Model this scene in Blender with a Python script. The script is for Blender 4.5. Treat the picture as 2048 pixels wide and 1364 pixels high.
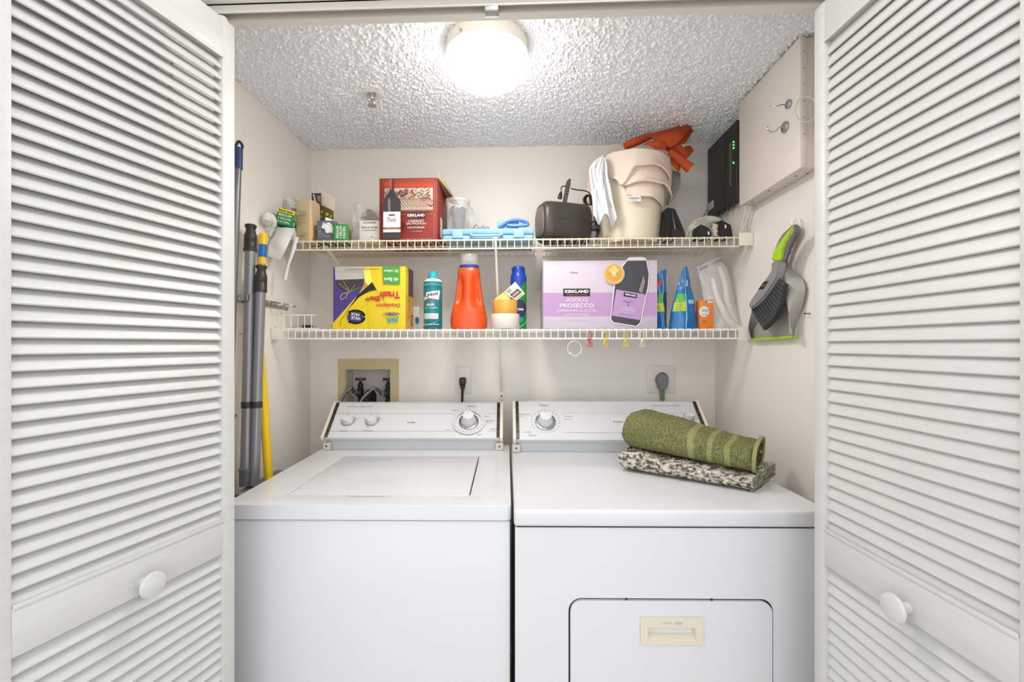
import bpy, bmesh, math, random
import numpy as np
from mathutils import Vector, Matrix
random.seed(7)
for o in list(bpy.data.objects): bpy.data.objects.remove(o)
C = bpy.context.scene.collection
R = math.radians
# ------------------------------------------------------------------ camera
F, CX, CY, CAMH, YAW = 910.0, 1003.0, 691.0, 1.30, R(2.3)
cd = bpy.data.cameras.new('camera'); cam = bpy.data.objects.new('camera', cd); C.objects.link(cam)
cam.location = (0, 0, CAMH); cam.rotation_euler = (R(90), 0, YAW)
cd.sensor_width = 36; cd.lens = 36 * F / 2048
cd.shift_x = (1024 - CX) / 2048; cd.shift_y = (CY - 682) / 2048
cd.clip_start = .02
bpy.context.scene.camera = cam
# ------------------------------------------------------------------ light and exposure
sc = bpy.context.scene
w = bpy.data.worlds.new('world'); sc.world = w; w.use_nodes = True
w.node_tree.nodes['Background'].inputs[0].default_value = (.93, .965, 1, 1)
w.node_tree.nodes['Background'].inputs[1].default_value = 0.80
def lamp(name, kind, loc, power, color, size=.1, rot=(0, 0, 0), size_y=None):
    d = bpy.data.lights.new(name, kind); d.energy = power; d.color = color
    if kind == 'AREA':
        d.size = size
        if size_y: d.shape = 'RECTANGLE'; d.size_y = size_y
    else: d.shadow_soft_size = size
    o = bpy.data.objects.new(name, d); C.objects.link(o); o.location = loc; o.rotation_euler = rot
    return o
lamp('hall_ceiling_light', 'POINT', (.05, .10, 2.52), 6.5, (1, .93, .85), .045)
lamp('front_fill_light', 'AREA', (.1, -1.9, 1.7), 8, (.93, .97, 1), 2.6, (R(88), 0, 0), 1.8)  # added fill light from behind the camera, not a real window
sc.view_settings.view_transform = 'Standard'; sc.view_settings.look = 'None'
sc.view_settings.exposure = 0.92; sc.view_settings.gamma = 1
sc.view_settings.use_curve_mapping = False
GLOBE_E = 16
GLOBE_DOWN = 1.3

# ------------------------------------------------------------------ pixel -> point helpers (a point on a real plane)
_f = Vector((-math.sin(YAW), math.cos(YAW), 0)); _r = Vector((math.cos(YAW), math.sin(YAW), 0))
def ray(px, py):
    return _f + _r * ((px - CX) / F) + Vector((0, 0, (CY - py) / F))
CAM = Vector((0, 0, CAMH))
def onY(px, py, Y):
    d = ray(px, py); return CAM + d * (Y / d.y)
def onX(px, py, X):
    d = ray(px, py); return CAM + d * (X / d.x)
def onZ(px, py, Z):
    d = ray(px, py); return CAM + d * ((Z - CAMH) / d.z)
# ------------------------------------------------------------------ materials
def hexc(c):
    if isinstance(c, str):
        c = c.lstrip('#'); c = [int(c[i:i+2], 16) / 255 for i in (0, 2, 4)]
        c = [x / 12.92 if x <= .04045 else ((x + .055) / 1.055) ** 2.4 for x in c]
    return (*c[:3], 1)
_M = {}
def mat(name, col, rough=.5, metal=0, bump=0, bscale=200, vary=0, vscale=8, spec=.5, alpha=None, trans=0, emit=None, estr=1, coat=0, col2=None, sub=0, stretch=None):
    if name in _M: return _M[name]
    m = bpy.data.materials.new(name); m.use_nodes = True; nt = m.node_tree; n = nt.nodes; l = nt.links
    p = n['Principled BSDF']; c = hexc(col)
    p.inputs['Base Color'].default_value = c; p.inputs['Roughness'].default_value = rough
    p.inputs['Metallic'].default_value = metal; p.inputs['Specular IOR Level'].default_value = spec
    p.inputs['Coat Weight'].default_value = coat
    if sub: p.inputs['Subsurface Weight'].default_value = sub; p.inputs['Subsurface Scale'].default_value = .01
    if trans: p.inputs['Transmission Weight'].default_value = trans; p.inputs['IOR'].default_value = 1.2
    if alpha is not None: p.inputs['Alpha'].default_value = alpha
    if emit: p.inputs['Emission Color'].default_value = hexc(emit); p.inputs['Emission Strength'].default_value = estr
    tc = n.new('ShaderNodeTexCoord'); src = tc.outputs['Object']
    if stretch:
        mp = n.new('ShaderNodeMapping'); mp.inputs['Scale'].default_value = stretch; l.new(src, mp.inputs[0]); src = mp.outputs[0]
    if vary or col2:
        t = n.new('ShaderNodeTexNoise'); t.inputs['Scale'].default_value = vscale; t.inputs['Detail'].default_value = 4; l.new(src, t.inputs['Vector'])
        r = n.new('ShaderNodeValToRGB'); l.new(t.outputs[0], r.inputs[0])
        r.color_ramp.elements[0].position = .4; r.color_ramp.elements[1].position = .6
        r.color_ramp.elements[1].color = c
        r.color_ramp.elements[0].color = hexc(col2) if col2 else (*[x * (1 - vary) for x in c[:3]], 1)
        l.new(r.outputs[0], p.inputs['Base Color'])
    if bump:
        t = n.new('ShaderNodeTexNoise'); t.inputs['Scale'].default_value = bscale; t.inputs['Detail'].default_value = 3; l.new(src, t.inputs['Vector'])
        b = n.new('ShaderNodeBump'); b.inputs['Strength'].default_value = bump; b.inputs['Distance'].default_value = .002
        l.new(t.outputs[0], b.inputs['Height']); l.new(b.outputs[0], p.inputs['Normal'])
    _M[name] = m; return m
WALL = mat('wall_paint', '#ece6de', .62, bump=.05, bscale=300)
DOORW = mat('door_paint', '#cbcac6', .42, bump=.10, bscale=60, stretch=(1, 1, 6), vary=.035, vscale=14)
TRIMW = mat('trim_paint', '#e6e4de', .45, bump=.05, bscale=120)
CEIL = mat('ceiling_texture_paint', '#f1f3f7', .8, bump=.35, bscale=420)
ENAMEL = mat('white_enamel', '#d9dadc', .16, spec=.5, vary=.008, vscale=3)
ENAMEL2 = mat('white_console_enamel', '#d5d6d8', .3)
GAP = mat('dark_gap', '#191919', .8)
CREAM = mat('cream_plastic', '#ddd6c8', .5)
BEIGE = mat('beige_plastic', '#ddd2bf', .5)
CHROME = mat('chrome', '#c9c9cb', .14, 1)
BRONZE = mat('smoked_chrome', '#6f6a62', .22, .9, vary=.5, vscale=30, stretch=(1, 6, 1))
STEEL = mat('zinc_steel', '#b6b7b6', .3, .9)
BLACK = mat('black_plastic', '#1c1b1b', .42, bump=.04, bscale=600)
BLACKG = mat('gloss_black_plastic', '#141414', .15)
PGREY = mat('print_grey', '#8a8b8f', .6)
PDARK = mat('print_dark_grey', '#55565a', .6)
INK = mat('print_black', '#161616', .6)
PW = mat('print_white', '#dcdad6', .6)
WIRE = mat('vinyl_wire_cream', '#e6dac2', .4)
WIREW = mat('vinyl_wire_white', '#efece4', .4)
SHELFP = mat('shelf_bracket_plastic', '#e9e2d4', .45)
# ------------------------------------------------------------------ mesh helpers
def tag(o, label=None, cat=None, group=None, kind=None):
    if label: o['label'] = label
    if cat: o['category'] = cat
    if group: o['group'] = group
    if kind: o['kind'] = kind
    return o
def thing(name, label, cat, loc=(0, 0, 0), rotz=0, group=None, rot=None, kind=None):
    o = bpy.data.objects.new(name, None); o.empty_display_size = .05; C.objects.link(o)
    o.location = loc; o.rotation_euler = rot or (0, 0, rotz)
    tag(o, label, cat, group, kind); return o
def obj(name, bm, mats, parent=None, world=True, ang=38, label=None, smooth=True):
    """link a bmesh as ONE object; world=True: the geometry was modelled in world space"""
    if parent is not None and world:
        loc, rot = parent.location, parent.rotation_euler
        M = Matrix.Translation(loc) @ rot.to_matrix().to_4x4()
        pp = parent.parent
        if pp is not None: M = Matrix.Translation(pp.location) @ pp.rotation_euler.to_matrix().to_4x4() @ M
        bm.transform(M.inverted())
    bm.normal_update()
    me = bpy.data.meshes.new(name)
    if smooth:
        for f in bm.faces: f.smooth = True
        for e in bm.edges:
            if len(e.link_faces) == 2 and e.calc_face_angle(0) > R(ang): e.smooth = False
    bm.to_mesh(me); bm.free()
    for m in (mats if isinstance(mats, (list, tuple)) else [mats]): me.materials.append(m)
    o = bpy.data.objects.new(name, me); C.objects.link(o)
    if parent is not None: o.parent = parent
    if label: o['label'] = label
    return o
def NB(): return bmesh.new()
def box(bm, x0, x1, y0, y1, z0, z1, r=0, seg=2, mi=0, M=None):
    t = bmesh.new()
    vs = [t.verts.new((x, y, z)) for z in (z0, z1) for y in (y0, y1) for x in (x0, x1)]
    for f in ((0, 2, 3, 1), (4, 5, 7, 6), (0, 1, 5, 4), (2, 6, 7, 3), (0, 4, 6, 2), (1, 3, 7, 5)):
        t.faces.new([vs[i] for i in f])
    if r: bmesh.ops.bevel(t, geom=list(t.edges), offset=r, segments=seg, affect='EDGES', profile=.5)
    return merge(bm, t, mi, M)
def merge(bm, t, mi=0, M=None):
    if M is not None: t.transform(M)
    m = {}
    for v in t.verts: m[v] = bm.verts.new(v.co)
    for f in t.faces:
        try: g = bm.faces.new([m[v] for v in f.verts]); g.material_index = mi if mi is not None else f.material_index
        except ValueError: pass
    t.free(); return bm
def lathe(bm, prof, n=32, M=None, mi=0, cap=True):
    t = bmesh.new(); rings = []
    for r, z in prof:
        if r < 1e-6: rings.append([t.verts.new((0, 0, z))])
        else: rings.append([t.verts.new((r * math.cos(2*math.pi*i/n), r * math.sin(2*math.pi*i/n), z)) for i in range(n)])
    for a, b in zip(rings, rings[1:]):
        for i in range(n):
            j = (i + 1) % n
            if len(a) == 1 and len(b) == 1: continue
            if len(a) == 1: t.faces.new((a[0], b[j], b[i]))
            elif len(b) == 1: t.faces.new((a[i], a[j], b[0]))
            else: t.faces.new((a[i], a[j], b[j], b[i]))
    if cap:
        if len(rings[0]) > 1: t.faces.new(list(reversed(rings[0])))
        if len(rings[-1]) > 1: t.faces.new(rings[-1])
    bmesh.ops.recalc_face_normals(t, faces=list(t.faces))
    return merge(bm, t, mi, M)
def axisM(p, d):
    """matrix taking +z to direction d at point p"""
    d = Vector(d).normalized()
    return Matrix.Translation(p) @ d.to_track_quat('Z', 'Y').to_matrix().to_4x4()
def cyl(bm, p0, p1, r, n=16, r2=None, mi=0):
    p0 = Vector(p0); p1 = Vector(p1)
    return lathe(bm, [(r, 0), (r2 if r2 is not None else r, (p1 - p0).length)], n, axisM(p0, p1 - p0), mi)
def spline(pts, k=8, closed=False):
    P = [Vector(p) for p in pts]; out = []; n = len(P)
    for i in range(n if closed else n - 1):
        if closed: a, b, c, d = P[i-1], P[i], P[(i+1) % n], P[(i+2) % n]
        else: a, b, c, d = P[max(i-1, 0)], P[i], P[i+1], P[min(i+2, n-1)]
        for j in range(k):
            t = j / k
            out.append(.5 * ((2*b) + (c-a)*t + (2*a-5*b+4*c-d)*t*t + (3*b-a-3*c+d)*t**3))
    if not closed: out.append(P[-1])
    return out
def tube(bm, pts, r, n=8, closed=False, mi=0):
    P = [Vector(p) for p in pts]; N = len(P); rings = []
    up = None
    for i in range(N):
        if closed: d = P[(i+1) % N] - P[i-1]
        else: d = P[min(i+1, N-1)] - P[max(i-1, 0)]
        d.normalize()
        if up is None: up = d.orthogonal().normalized()
        up = (up - d * up.dot(d))
        if up.length < 1e-5: up = d.orthogonal()
        up.normalize(); s = d.cross(up)
        rr = r(i / (N - 1)) if callable(r) else r
        rings.append([bm.verts.new(P[i] + (up * math.cos(2*math.pi*k/n) + s * math.sin(2*math.pi*k/n)) * rr) for k in range(n)])
    for i in range(N if closed else N - 1):
        a, b = rings[i], rings[(i+1) % N]
        for k in range(n):
            j = (k + 1) % n
            f = bm.faces.new((a[k], a[j], b[j], b[k])); f.material_index = mi
    if not closed:
        f = bm.faces.new(list(reversed(rings[0]))); f.material_index = mi
        f = bm.faces.new(rings[-1]); f.material_index = mi
    return bm
def prism(bm, pts, v, mi=0, r=0, M=None):
    """extrude a planar 3D polygon along vector v"""
    t = bmesh.new(); v = Vector(v)
    a = [t.verts.new(p) for p in pts]; f = t.faces.new(a)
    g = bmesh.ops.extrude_face_region(t, geom=[f])
    for e in g['geom']:
        if isinstance(e, bmesh.types.BMVert): e.co += v
    bmesh.ops.recalc_face_normals(t, faces=list(t.faces))
    if r: bmesh.ops.bevel(t, geom=list(t.edges), offset=r, segments=2, affect='EDGES')
    big = [f for f in t.faces if len(f.verts) > 4]
    if big: bmesh.ops.triangulate(t, faces=big)
    return merge(bm, t, mi, M)
def plate_hole(bm, outer, inner, v, mi=0, rin=0):
    """plate with a hole: outer and inner 3D loops, thickness vector v"""
    t = bmesh.new(); es = []
    for L in (outer, inner):
        vs = [t.verts.new(p) for p in L]
        es += [t.edges.new((vs[i], vs[(i+1) % len(vs)])) for i in range(len(vs))]
    bmesh.ops.triangle_fill(t, use_beauty=True, edges=es)
    g = bmesh.ops.extrude_face_region(t, geom=list(t.faces))
    for e in g['geom']:
        if isinstance(e, bmesh.types.BMVert): e.co += Vector(v)
    bmesh.ops.recalc_face_normals(t, faces=list(t.faces))
    return merge(bm, t, mi)
def rrect(x0, x1, z0, z1, r, n=5):
    out = []
    for cx, cz, a0 in ((x1-r, z0+r, -90), (x1-r, z1-r, 0), (x0+r, z1-r, 90), (x0+r, z0+r, 180)):
        for i in range(n + 1):
            a = R(a0 + 90*i/n); out.append((cx + r*math.cos(a), cz + r*math.sin(a)))
    return out
def grid(bm, fn, nu, nv, th=0, mi=0, closed_u=False):
    """fn(u,v)->Vector surface; th thickness (offset inward along the normal)"""
    P = [[Vector(fn(i/nu, j/nv)) for j in range(nv+1)] for i in range(nu+1)]
    V = [[bm.verts.new(p) for p in row] for row in P]
    for i in range(nu):
        for j in range(nv):
            f = bm.faces.new((V[i][j], V[i+1][j], V[i+1][j+1], V[i][j+1])); f.material_index = mi
    if th:
        W = []
        for i in range(nu+1):
            row = []
            for j in range(nv+1):
                du = P[min(i+1, nu)][j] - P[max(i-1, 0)][j]; dv = P[i][min(j+1, nv)] - P[i][max(j-1, 0)]
                nn = du.cross(dv)
                nn = nn.normalized() if nn.length > 1e-12 else Vector((0, 0, 1))
                row.append(bm.verts.new(P[i][j] - nn * th))
            W.append(row)
        for i in range(nu):
            for j in range(nv):
                f = bm.faces.new((W[i][j], W[i][j+1], W[i+1][j+1], W[i+1][j])); f.material_index = mi
        for i in range(nu):
            bm.faces.new((V[i][0], W[i][0], W[i+1][0], V[i+1][0])).material_index = mi
            bm.faces.new((V[i][nv], V[i+1][nv], W[i+1][nv], W[i][nv])).material_index = mi
        for j in range(nv):
            bm.faces.new((V[0][j], V[0][j+1], W[0][j+1], W[0][j])).material_index = mi
            bm.faces.new((V[nu][j], W[nu][j], W[nu][j+1], V[nu][j+1])).material_index = mi
    return bm
def noise(p, s, seed=0):
    from mathutils import noise as N
    return N.noise(Vector(p) * s + Vector((seed * 7.3, seed * 3.1, seed)))
# ------------------------------------------------------------------ flat print (lettering, logos) built as thin inlays on a face
_T = {}
def text_mesh(s, bold=0):
    k = (s, bold)
    if k not in _T:
        cu = bpy.data.curves.new('lettering', 'FONT'); cu.body = s; cu.size = 1; cu.resolution_u = 2; cu.offset = bold
        cu.fill_mode = 'FRONT'
        o = bpy.data.objects.new('lettering', cu)
        me = bpy.data.meshes.new_from_object(o)
        P = [v.co.copy() for v in me.vertices]; Fc = [list(p.vertices) for p in me.polygons]
        bpy.data.objects.remove(o); bpy.data.curves.remove(cu); bpy.data.meshes.remove(me)
        _T[k] = (P, Fc)
    return _T[k]
class Print:
    """fx, fz run 0..1 over the face of width w, height h; origin o, unit axes ux, uz"""
    def __init__(s, o, ux, uz, w, h, wrap=None):
        s.o = Vector(o); s.ux = Vector(ux).normalized(); s.uz = Vector(uz).normalized(); s.n = s.ux.cross(s.uz)
        s.w, s.h, s.wrap = w, h, wrap; s.bm = bmesh.new(); s.mats = []; s.k = 1
    def pos(s, x, z, k):
        e = .00022 * k
        if s.wrap: return s.wrap(x, z, e)
        return s.o + s.ux * (x * s.w) + s.uz * (z * s.h) + s.n * e
    def mi(s, m):
        if m not in s.mats: s.mats.append(m)
        return s.mats.index(m)
    def _faces(s, P, Fc, m):
        if s.wrap: P, Fc = s._cut(P, Fc)
        i = s.mi(m); V = [s.bm.verts.new(s.pos(x, z, s.k)) for x, z in P]
        for f in Fc:
            try: s.bm.faces.new([V[j] for j in f]).material_index = i
            except ValueError: pass
        s.k += 1
    def _cut(s, P, Fc):
        t = bmesh.new(); V = [t.verts.new((x, z, 0)) for x, z in P]
        for f in Fc:
            try: t.faces.new([V[j] for j in f])
            except ValueError: pass
        lo = min(p[0] for p in P); hi = max(p[0] for p in P)
        for i in range(1, 24):
            c = i / 24
            if lo < c < hi: bmesh.ops.bisect_plane(t, geom=list(t.verts)+list(t.edges)+list(t.faces), plane_co=(c, 0, 0), plane_no=(1, 0, 0))
        t.verts.index_update(); P = [(v.co.x, v.co.y) for v in t.verts]; Fc = [[v.index for v in f.verts] for f in t.faces]; t.free(); return P, Fc
    def poly(s, pts, m):
        t = bmesh.new(); f = t.faces.new([t.verts.new((x, z, 0)) for x, z in pts])
        bmesh.ops.triangulate(t, faces=[f]); t.verts.index_update()
        s._faces([(v.co.x, v.co.y) for v in t.verts], [[v.index for v in f.verts] for f in t.faces], m); t.free()
    def rect(s, x0, x1, z0, z1, m, n=None):
        n = n or (10 if s.wrap else 1)
        P = [(x0 + (x1-x0)*i/n, z) for i in range(n+1) for z in (z0, z1)]
        s._faces(P, [[2*i, 2*i+2, 2*i+3, 2*i+1] for i in range(n)], m)
    def ell(s, cx, cz, rx, rz, m, n=24, rot=0, r0=0):
        P = []
        for i in range(n):
            a = 2*math.pi*i/n; x, z = rx*math.cos(a), rz*math.sin(a); P.append((cx + x, cz + z))
        if r0:
            P += [(cx + (x-cx)*r0, cz + (z-cz)*r0) for x, z in list(P)]
            s._faces(P, [[i, (i+1) % n, n + (i+1) % n, n + i] for i in range(n)], m)
        else: s._faces(P + [(cx, cz)], [[i, (i+1) % n, n] for i in range(n)], m)
    def line(s, pts, wd, m):
        """polyline with width wd (metres)"""
        P, Fc = [], []
        for (x0, z0), (x1, z1) in zip(pts, pts[1:]):
            a = Vector((x0*s.w, z0*s.h)); b = Vector((x1*s.w, z1*s.h)); d = b - a
            if d.length < 1e-7: continue
            d.normalize(); q = Vector((-d.y, d.x)) * wd / 2; a -= d * wd * .3; b += d * wd * .3; i = len(P)
            for p in (a + q, a - q, b - q, b + q): P.append((p.x / s.w, p.y / s.h))
            Fc.append([i, i+1, i+2, i+3])
        s._faces(P, Fc, m)
    def text(s, t, cx, cz, m, wd=None, ht=None, rot=0, bold=0, shear=0):
        """centred at cx,cz (fractions); wd and ht are fractions of the face width and height"""
        P, Fc = text_mesh(t, bold)
        if not P: return
        x0 = min(p.x for p in P); x1 = max(p.x for p in P); y0 = min(p.y for p in P); y1 = max(p.y for p in P)
        sx = (wd * s.w / (x1-x0)) if wd else None; sy = (ht * s.h / (y1-y0)) if ht else None
        sx = sx or sy; sy = sy or sx; ca, sa = math.cos(rot), math.sin(rot); Q = []
        for p in P:
            y = (p.y - (y0+y1)/2) * sy; x = (p.x - (x0+x1)/2) * sx + shear * y
            Q.append((cx + (x*ca - y*sa) / s.w, cz + (x*sa + y*ca) / s.h))
        s._faces(Q, Fc, m)
    def done(s, name, parent, label=None, world=True):
        return obj(name, s.bm, s.mats, parent, world=world, label=label, smooth=bool(s.wrap))
def frontprint(x0, x1, y, z0, z1): return Print((x0, y, z0), (1, 0, 0), (0, 0, 1), x1-x0, z1-z0)
# ================================================================== the closet shell
XL, XR, YB, ZC = -.898, .8085, 1.92, 2.142
YF = 1.04   # inside face of the front wall
# laundry box opening in the back wall
LB0 = onY(690, 737, YB); LB1 = onY(782, 812, YB)
lx0, lx1, lz1 = LB0.x, LB1.x, LB0.z; lz0 = 1.02
bm = NB()
plate_hole(bm, [(XL-.1, YB, 0), (XR+.1, YB, 0), (XR+.1, YB, 2.3), (XL-.1, YB, 2.3)],
           [(lx0, YB, lz0), (lx1, YB, lz0), (lx1, YB, lz1), (lx0, YB, lz1)], (0, .1, 0))
tag(obj('wall_back', bm, WALL, smooth=False), 'cream painted back wall of the laundry closet', kind='structure')
bm = NB(); box(bm, XL-.1, XL, .93, YB, 0, 2.3); tag(obj('wall_left', bm, WALL), 'cream side wall behind the broom handles', kind='structure')
bm = NB(); box(bm, XR, XR+.1, .93, YB, 0, 2.3); tag(obj('wall_right', bm, WALL), 'cream side wall with the dustpan hanging on it', kind='structure')
FLOORM = mat('floor_vinyl', '#b9aea0', .5, vary=.1, vscale=5)
bm = NB(); box(bm, -2.2, 2.2, -1.5, 2.05, -.05, 0); tag(obj('floor', bm, FLOORM), 'beige floor under the machines', kind='structure')
# front wall around the opening
OX0, OX1, OZ = -.80, .75, 2.044
bm = NB()
plate_hole(bm, [(-1.6, .935, 0), (1.6, .935, 0), (1.6, .935, 2.6), (-1.6, .935, 2.6)],
           [(OX0, .935, .001), (OX1, .935, .001), (OX1, .935, OZ), (OX0, .935, OZ)], (0, YF-.935, 0))
tag(obj('wall_front', bm, TRIMW, smooth=False), 'painted wall and header around the closet opening', kind='structure')
# door track under the header
t = thing('door_track', 'metal bifold track fixed under the white header above both doors', 'track', (0, .978, OZ))
bm = NB()
box(bm, -.79, .74, .966, .969, OZ-.020, OZ); box(bm, -.79, .74, .987, .990, OZ-.020, OZ); box(bm, -.79, .74, .966, .990, OZ-.003, OZ)
obj('rail', bm, mat('aged_track', '#cfcac0', .4, .3), t)
bm = NB(); box(bm, -.075, -.045, .967, .989, OZ-.03, OZ-.004, .002)
for k in range(5): tube(bm, [(-.072+.006*k, .966, OZ-.028), (-.07+.006*k, .990, OZ-.028)], .0012, 5)
obj('spring_catch', bm, STEEL, t, label='small metal snap catch in the track')
bm = NB(); lathe(bm, [(.004, -.012), (.010, -.010), (.010, 0), (.004, .004)], 16, Matrix.Translation((-.655, .978, OZ-.022)))
obj('guide_wheel', bm, CREAM, t)
# trims at the closet corners of the ceiling are painted edges: a thin wall-coloured bead
# popcorn ceiling: real blobs on a fine grid
nx, ny = 900, 465
xs = np.linspace(XL, XR, nx); ys = np.linspace(YF, YB, ny); H = np.zeros((ny, nx))
rng = np.random.default_rng(3); dx = xs[1]-xs[0]; dy = ys[1]-ys[0]
for k in range(21000):
    i = rng.integers(0, ny); j = rng.integers(0, nx); rr = rng.uniform(.0022, .0052); h = rng.uniform(.5, 1.0) * rr * 1.5
    ai = int(rr/dy)+1; aj = int(rr/dx)+1
    i0, i1, j0, j1 = max(0, i-ai), min(ny, i+ai+1), max(0, j-aj), min(nx, j+aj+1)
    YY, XX = np.mgrid[i0:i1, j0:j1]
    q = 1 - (((YY-i)*dy)**2 + ((XX-j)*dx)**2) / rr**2
    H[i0:i1, j0:j1] = np.maximum(H[i0:i1, j0:j1], h*np.sqrt(np.clip(q, 0, 1)))
X2, Y2 = np.meshgrid(xs, ys)
co = np.stack([X2, Y2, ZC - H], -1).reshape(-1, 3)
idx = np.arange(nx*ny).reshape(ny, nx)
fa = np.stack([idx[:-1, :-1], idx[1:, :-1], idx[1:, 1:], idx[:-1, 1:]], -1).reshape(-1, 4)
me = bpy.data.meshes.new('ceiling'); me.from_pydata(co.tolist(), [], fa.tolist()); me.materials.append(CEIL)
me.polygons.foreach_set('use_smooth', np.ones(len(fa), dtype=bool))
o = bpy.data.objects.new('ceiling', me); C.objects.link(o); tag(o, 'white popcorn textured closet ceiling', kind='structure')
bm = NB(); box(bm, XL-.1, XR+.1, YF, YB+.1, ZC+.006, ZC+.05); obj('ceiling_slab', bm, CEIL, o)
# ================================================================== louvered bifold doors
def slat_mesh(L, wd=.036, th=.0062, tilt=56):
    bm = NB(); a = R(tilt); n = 10; ring = []
    # cross section in (y,z): rounded board; lower edge leans towards -y (the room side)
    sec = []
    for i in range(n):
        q = 2*math.pi*i/n; u = math.cos(q); v = math.sin(q)
        u = math.copysign(abs(u)**.35, u) * wd/2; v = math.copysign(abs(v)**.8, v) * th/2
        sec.append((u*math.cos(a) - v*math.sin(a), u*math.sin(a) + v*math.cos(a)))
    prism(bm, [(0, y, z) for y, z in sec], (L, 0, 0))
    o = obj('slat', bm, DOORW); me = o.data; bpy.data.objects.remove(o); return me
LEAF, ZT = .402, 2.0
SW = .031
SL = slat_mesh(LEAF - 2*SW + .006)
SLR = slat_mesh(LEAF - 2*SW + .006, .0385, .0062, 69)
TH = .027
def leaf(name, label, loc, ang, flip, knob_side=True, knob=.20, sm=None):
    """local x runs from the track edge to the knuckle, -y is the room face"""
    t = thing(name, label, None, loc, ang, kind='structure')
    s = -1 if flip else 1
    def P(bm): return bm
    for x0, x1 in ((0, SW), (LEAF-SW, LEAF)):
        bm = NB(); box(bm, x0, x1, -TH/2, TH/2, .012, ZT, .003)
        obj('stile', bm, DOORW, t, world=False)
    for z0, z1 in ((1.918, ZT), (.855, .927), (.012, .13)):
        bm = NB(); box(bm, SW-.001, LEAF-SW+.001, -TH/2, TH/2, z0, z1, .002)
        # sticking bead around the louver field
        for yy in (-1, 1):
            zz = z0 if z0 > 1 else z1
            box(bm, SW, LEAF-SW, yy*TH/2-.0015, yy*TH/2+.0015, zz-.004, zz+.004, .001)
        obj('rail', bm, DOORW, t, world=False)
    for z0, z1, n in ((.927, 1.918, 41), (.13, .855, 30)):
        p = (z1 - z0) / n
        for i in range(n):
            o = bpy.data.objects.new('slat', sm or SL); C.objects.link(o); o.parent = t
            o.location = (SW-.003, 0, z0 + p*(i+.5)); 
            if flip: o.rotation_euler = (0, 0, math.pi); o.location.x = LEAF-SW+.003
    if knob_side:
        bm = NB(); M = Matrix.Translation((knob, -s*TH/2, .875)) @ Matrix.Rotation(R(90)*s, 4, 'X')
        lathe(bm, [(.009, 0), (.008, .012), (.012, .016), (.021, .019), (.023, .023), (.021, .027), (.012, .030), (0, .031)], 32, M)
        obj('knob', bm, DOORW, t, world=False, label='round white painted door knob')
    return t
# left: visible leaf leans 14.6 deg, right: 3.4 deg
pl = Vector((-.625, .9757, 0)); dl = Vector((-.252, -.968, 0)); nl = Vector((-dl.y, dl.x, 0))   # nl points to closet centre side (+x)
pr = Vector((.615, .978, 0)); dr = Vector((.059, -.998, 0)); nr = Vector((dr.y, -dr.x, 0))
def leafat(name, label, p, d, room_n, **k):
    ang = math.atan2(d.y, d.x); ny = Vector((-math.sin(ang), math.cos(ang), 0))   # local +y
    flip = room_n.dot(ny) > 0
    q = p - room_n * (TH/2)
    return leaf(name, label, (q.x, q.y, 0), ang, flip, **k)
n1 = Vector((.968, -.252, 0)); n2 = Vector((-.998, -.059, 0))
leafat('door_1', 'left louvered bifold door, white, leaning open beside the washer', pl, dl, n1, knob=.193)
leafat('door_2', 'right louvered bifold door, white, open beside the dryer', pr, dr, n2, knob=.215, sm=SLR)
kl = pl + dl*LEAF; kr = pr + dr*LEAF
jl = Vector((-.776, .985, 0)); a = (kl - n1*.040 - jl).normalized()
leafat('door_3', 'white louvered leaf folded behind the left door', jl, a, Vector((a.y, -a.x, 0)) * (1 if a.y < 0 else 1), knob_side=False)
jr = Vector((.725, .985, 0)); a = (kr - n2*.045 - jr).normalized()
leafat('door_4', 'white louvered leaf folded behind the right door', jr, a, Vector((-a.y, a.x, 0)), knob_side=False)
# ================================================================== ceiling light, sprinkler
gc = onZ(975, 58, ZC); gx, gy = -.091, 1.262
t = thing('ceiling_light', 'glowing white mushroom globe light on the closet ceiling', 'light', (gx, gy, ZC))
bm = NB(); lathe(bm, [(.106, .0), (.112, -.003), (.113, -.030), (.110, -.036), (.114, -.040), (.110, -.044), (.104, -.044), (.104, -.030)], 64, Matrix.Translation((gx, gy, ZC)), cap=False)
box(bm, gx-.01, gx+.01, gy-.01, gy+.01, ZC-.002, ZC)
obj('base', bm, mat('light_base_enamel', '#e9e4da', .4), t)
GLOBE = mat('lit_opal_glass', '#ffffff', .4, emit='#fff9f0', estr=GLOBE_E)
_n = GLOBE.node_tree; _tc = _n.nodes['Texture Coordinate']; _sx = _n.nodes.new('ShaderNodeSeparateXYZ'); _mr = _n.nodes.new('ShaderNodeMapRange')
_n.links.new(_tc.outputs['Object'], _sx.inputs[0]); _n.links.new(_sx.outputs[2], _mr.inputs[0])   # glow dimmed towards the collar to keep the ceiling from burning out
_mr.inputs[1].default_value = -.085; _mr.inputs[2].default_value = -.050; _mr.inputs[3].default_value = GLOBE_E; _mr.inputs[4].default_value = GLOBE_E*.22
_n.links.new(_mr.outputs[0], _n.nodes['Principled BSDF'].inputs['Emission Strength'])
bm = NB(); pr_ = [(.100, -.034)]
for i in range(0, 21):
    q = -.25 + (math.pi/2 + .25) * i/20; pr_.append((.1145*math.cos(q) if i < 20 else 0, -.057 - .069*math.sin(q)))
lathe(bm, pr_, 64, Matrix.Translation((gx, gy, ZC)), cap=False)
obj('globe', bm, GLOBE, t)
bm = NB(); p = Vector((gx-.060, gy-.096, ZC-.030)); lathe(bm, [(.003, 0), (.004, .006), (0, .008)], 12, axisM(p, (-.5, -.8, -.1))); obj('thumb_screw', bm, STEEL, t)
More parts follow.
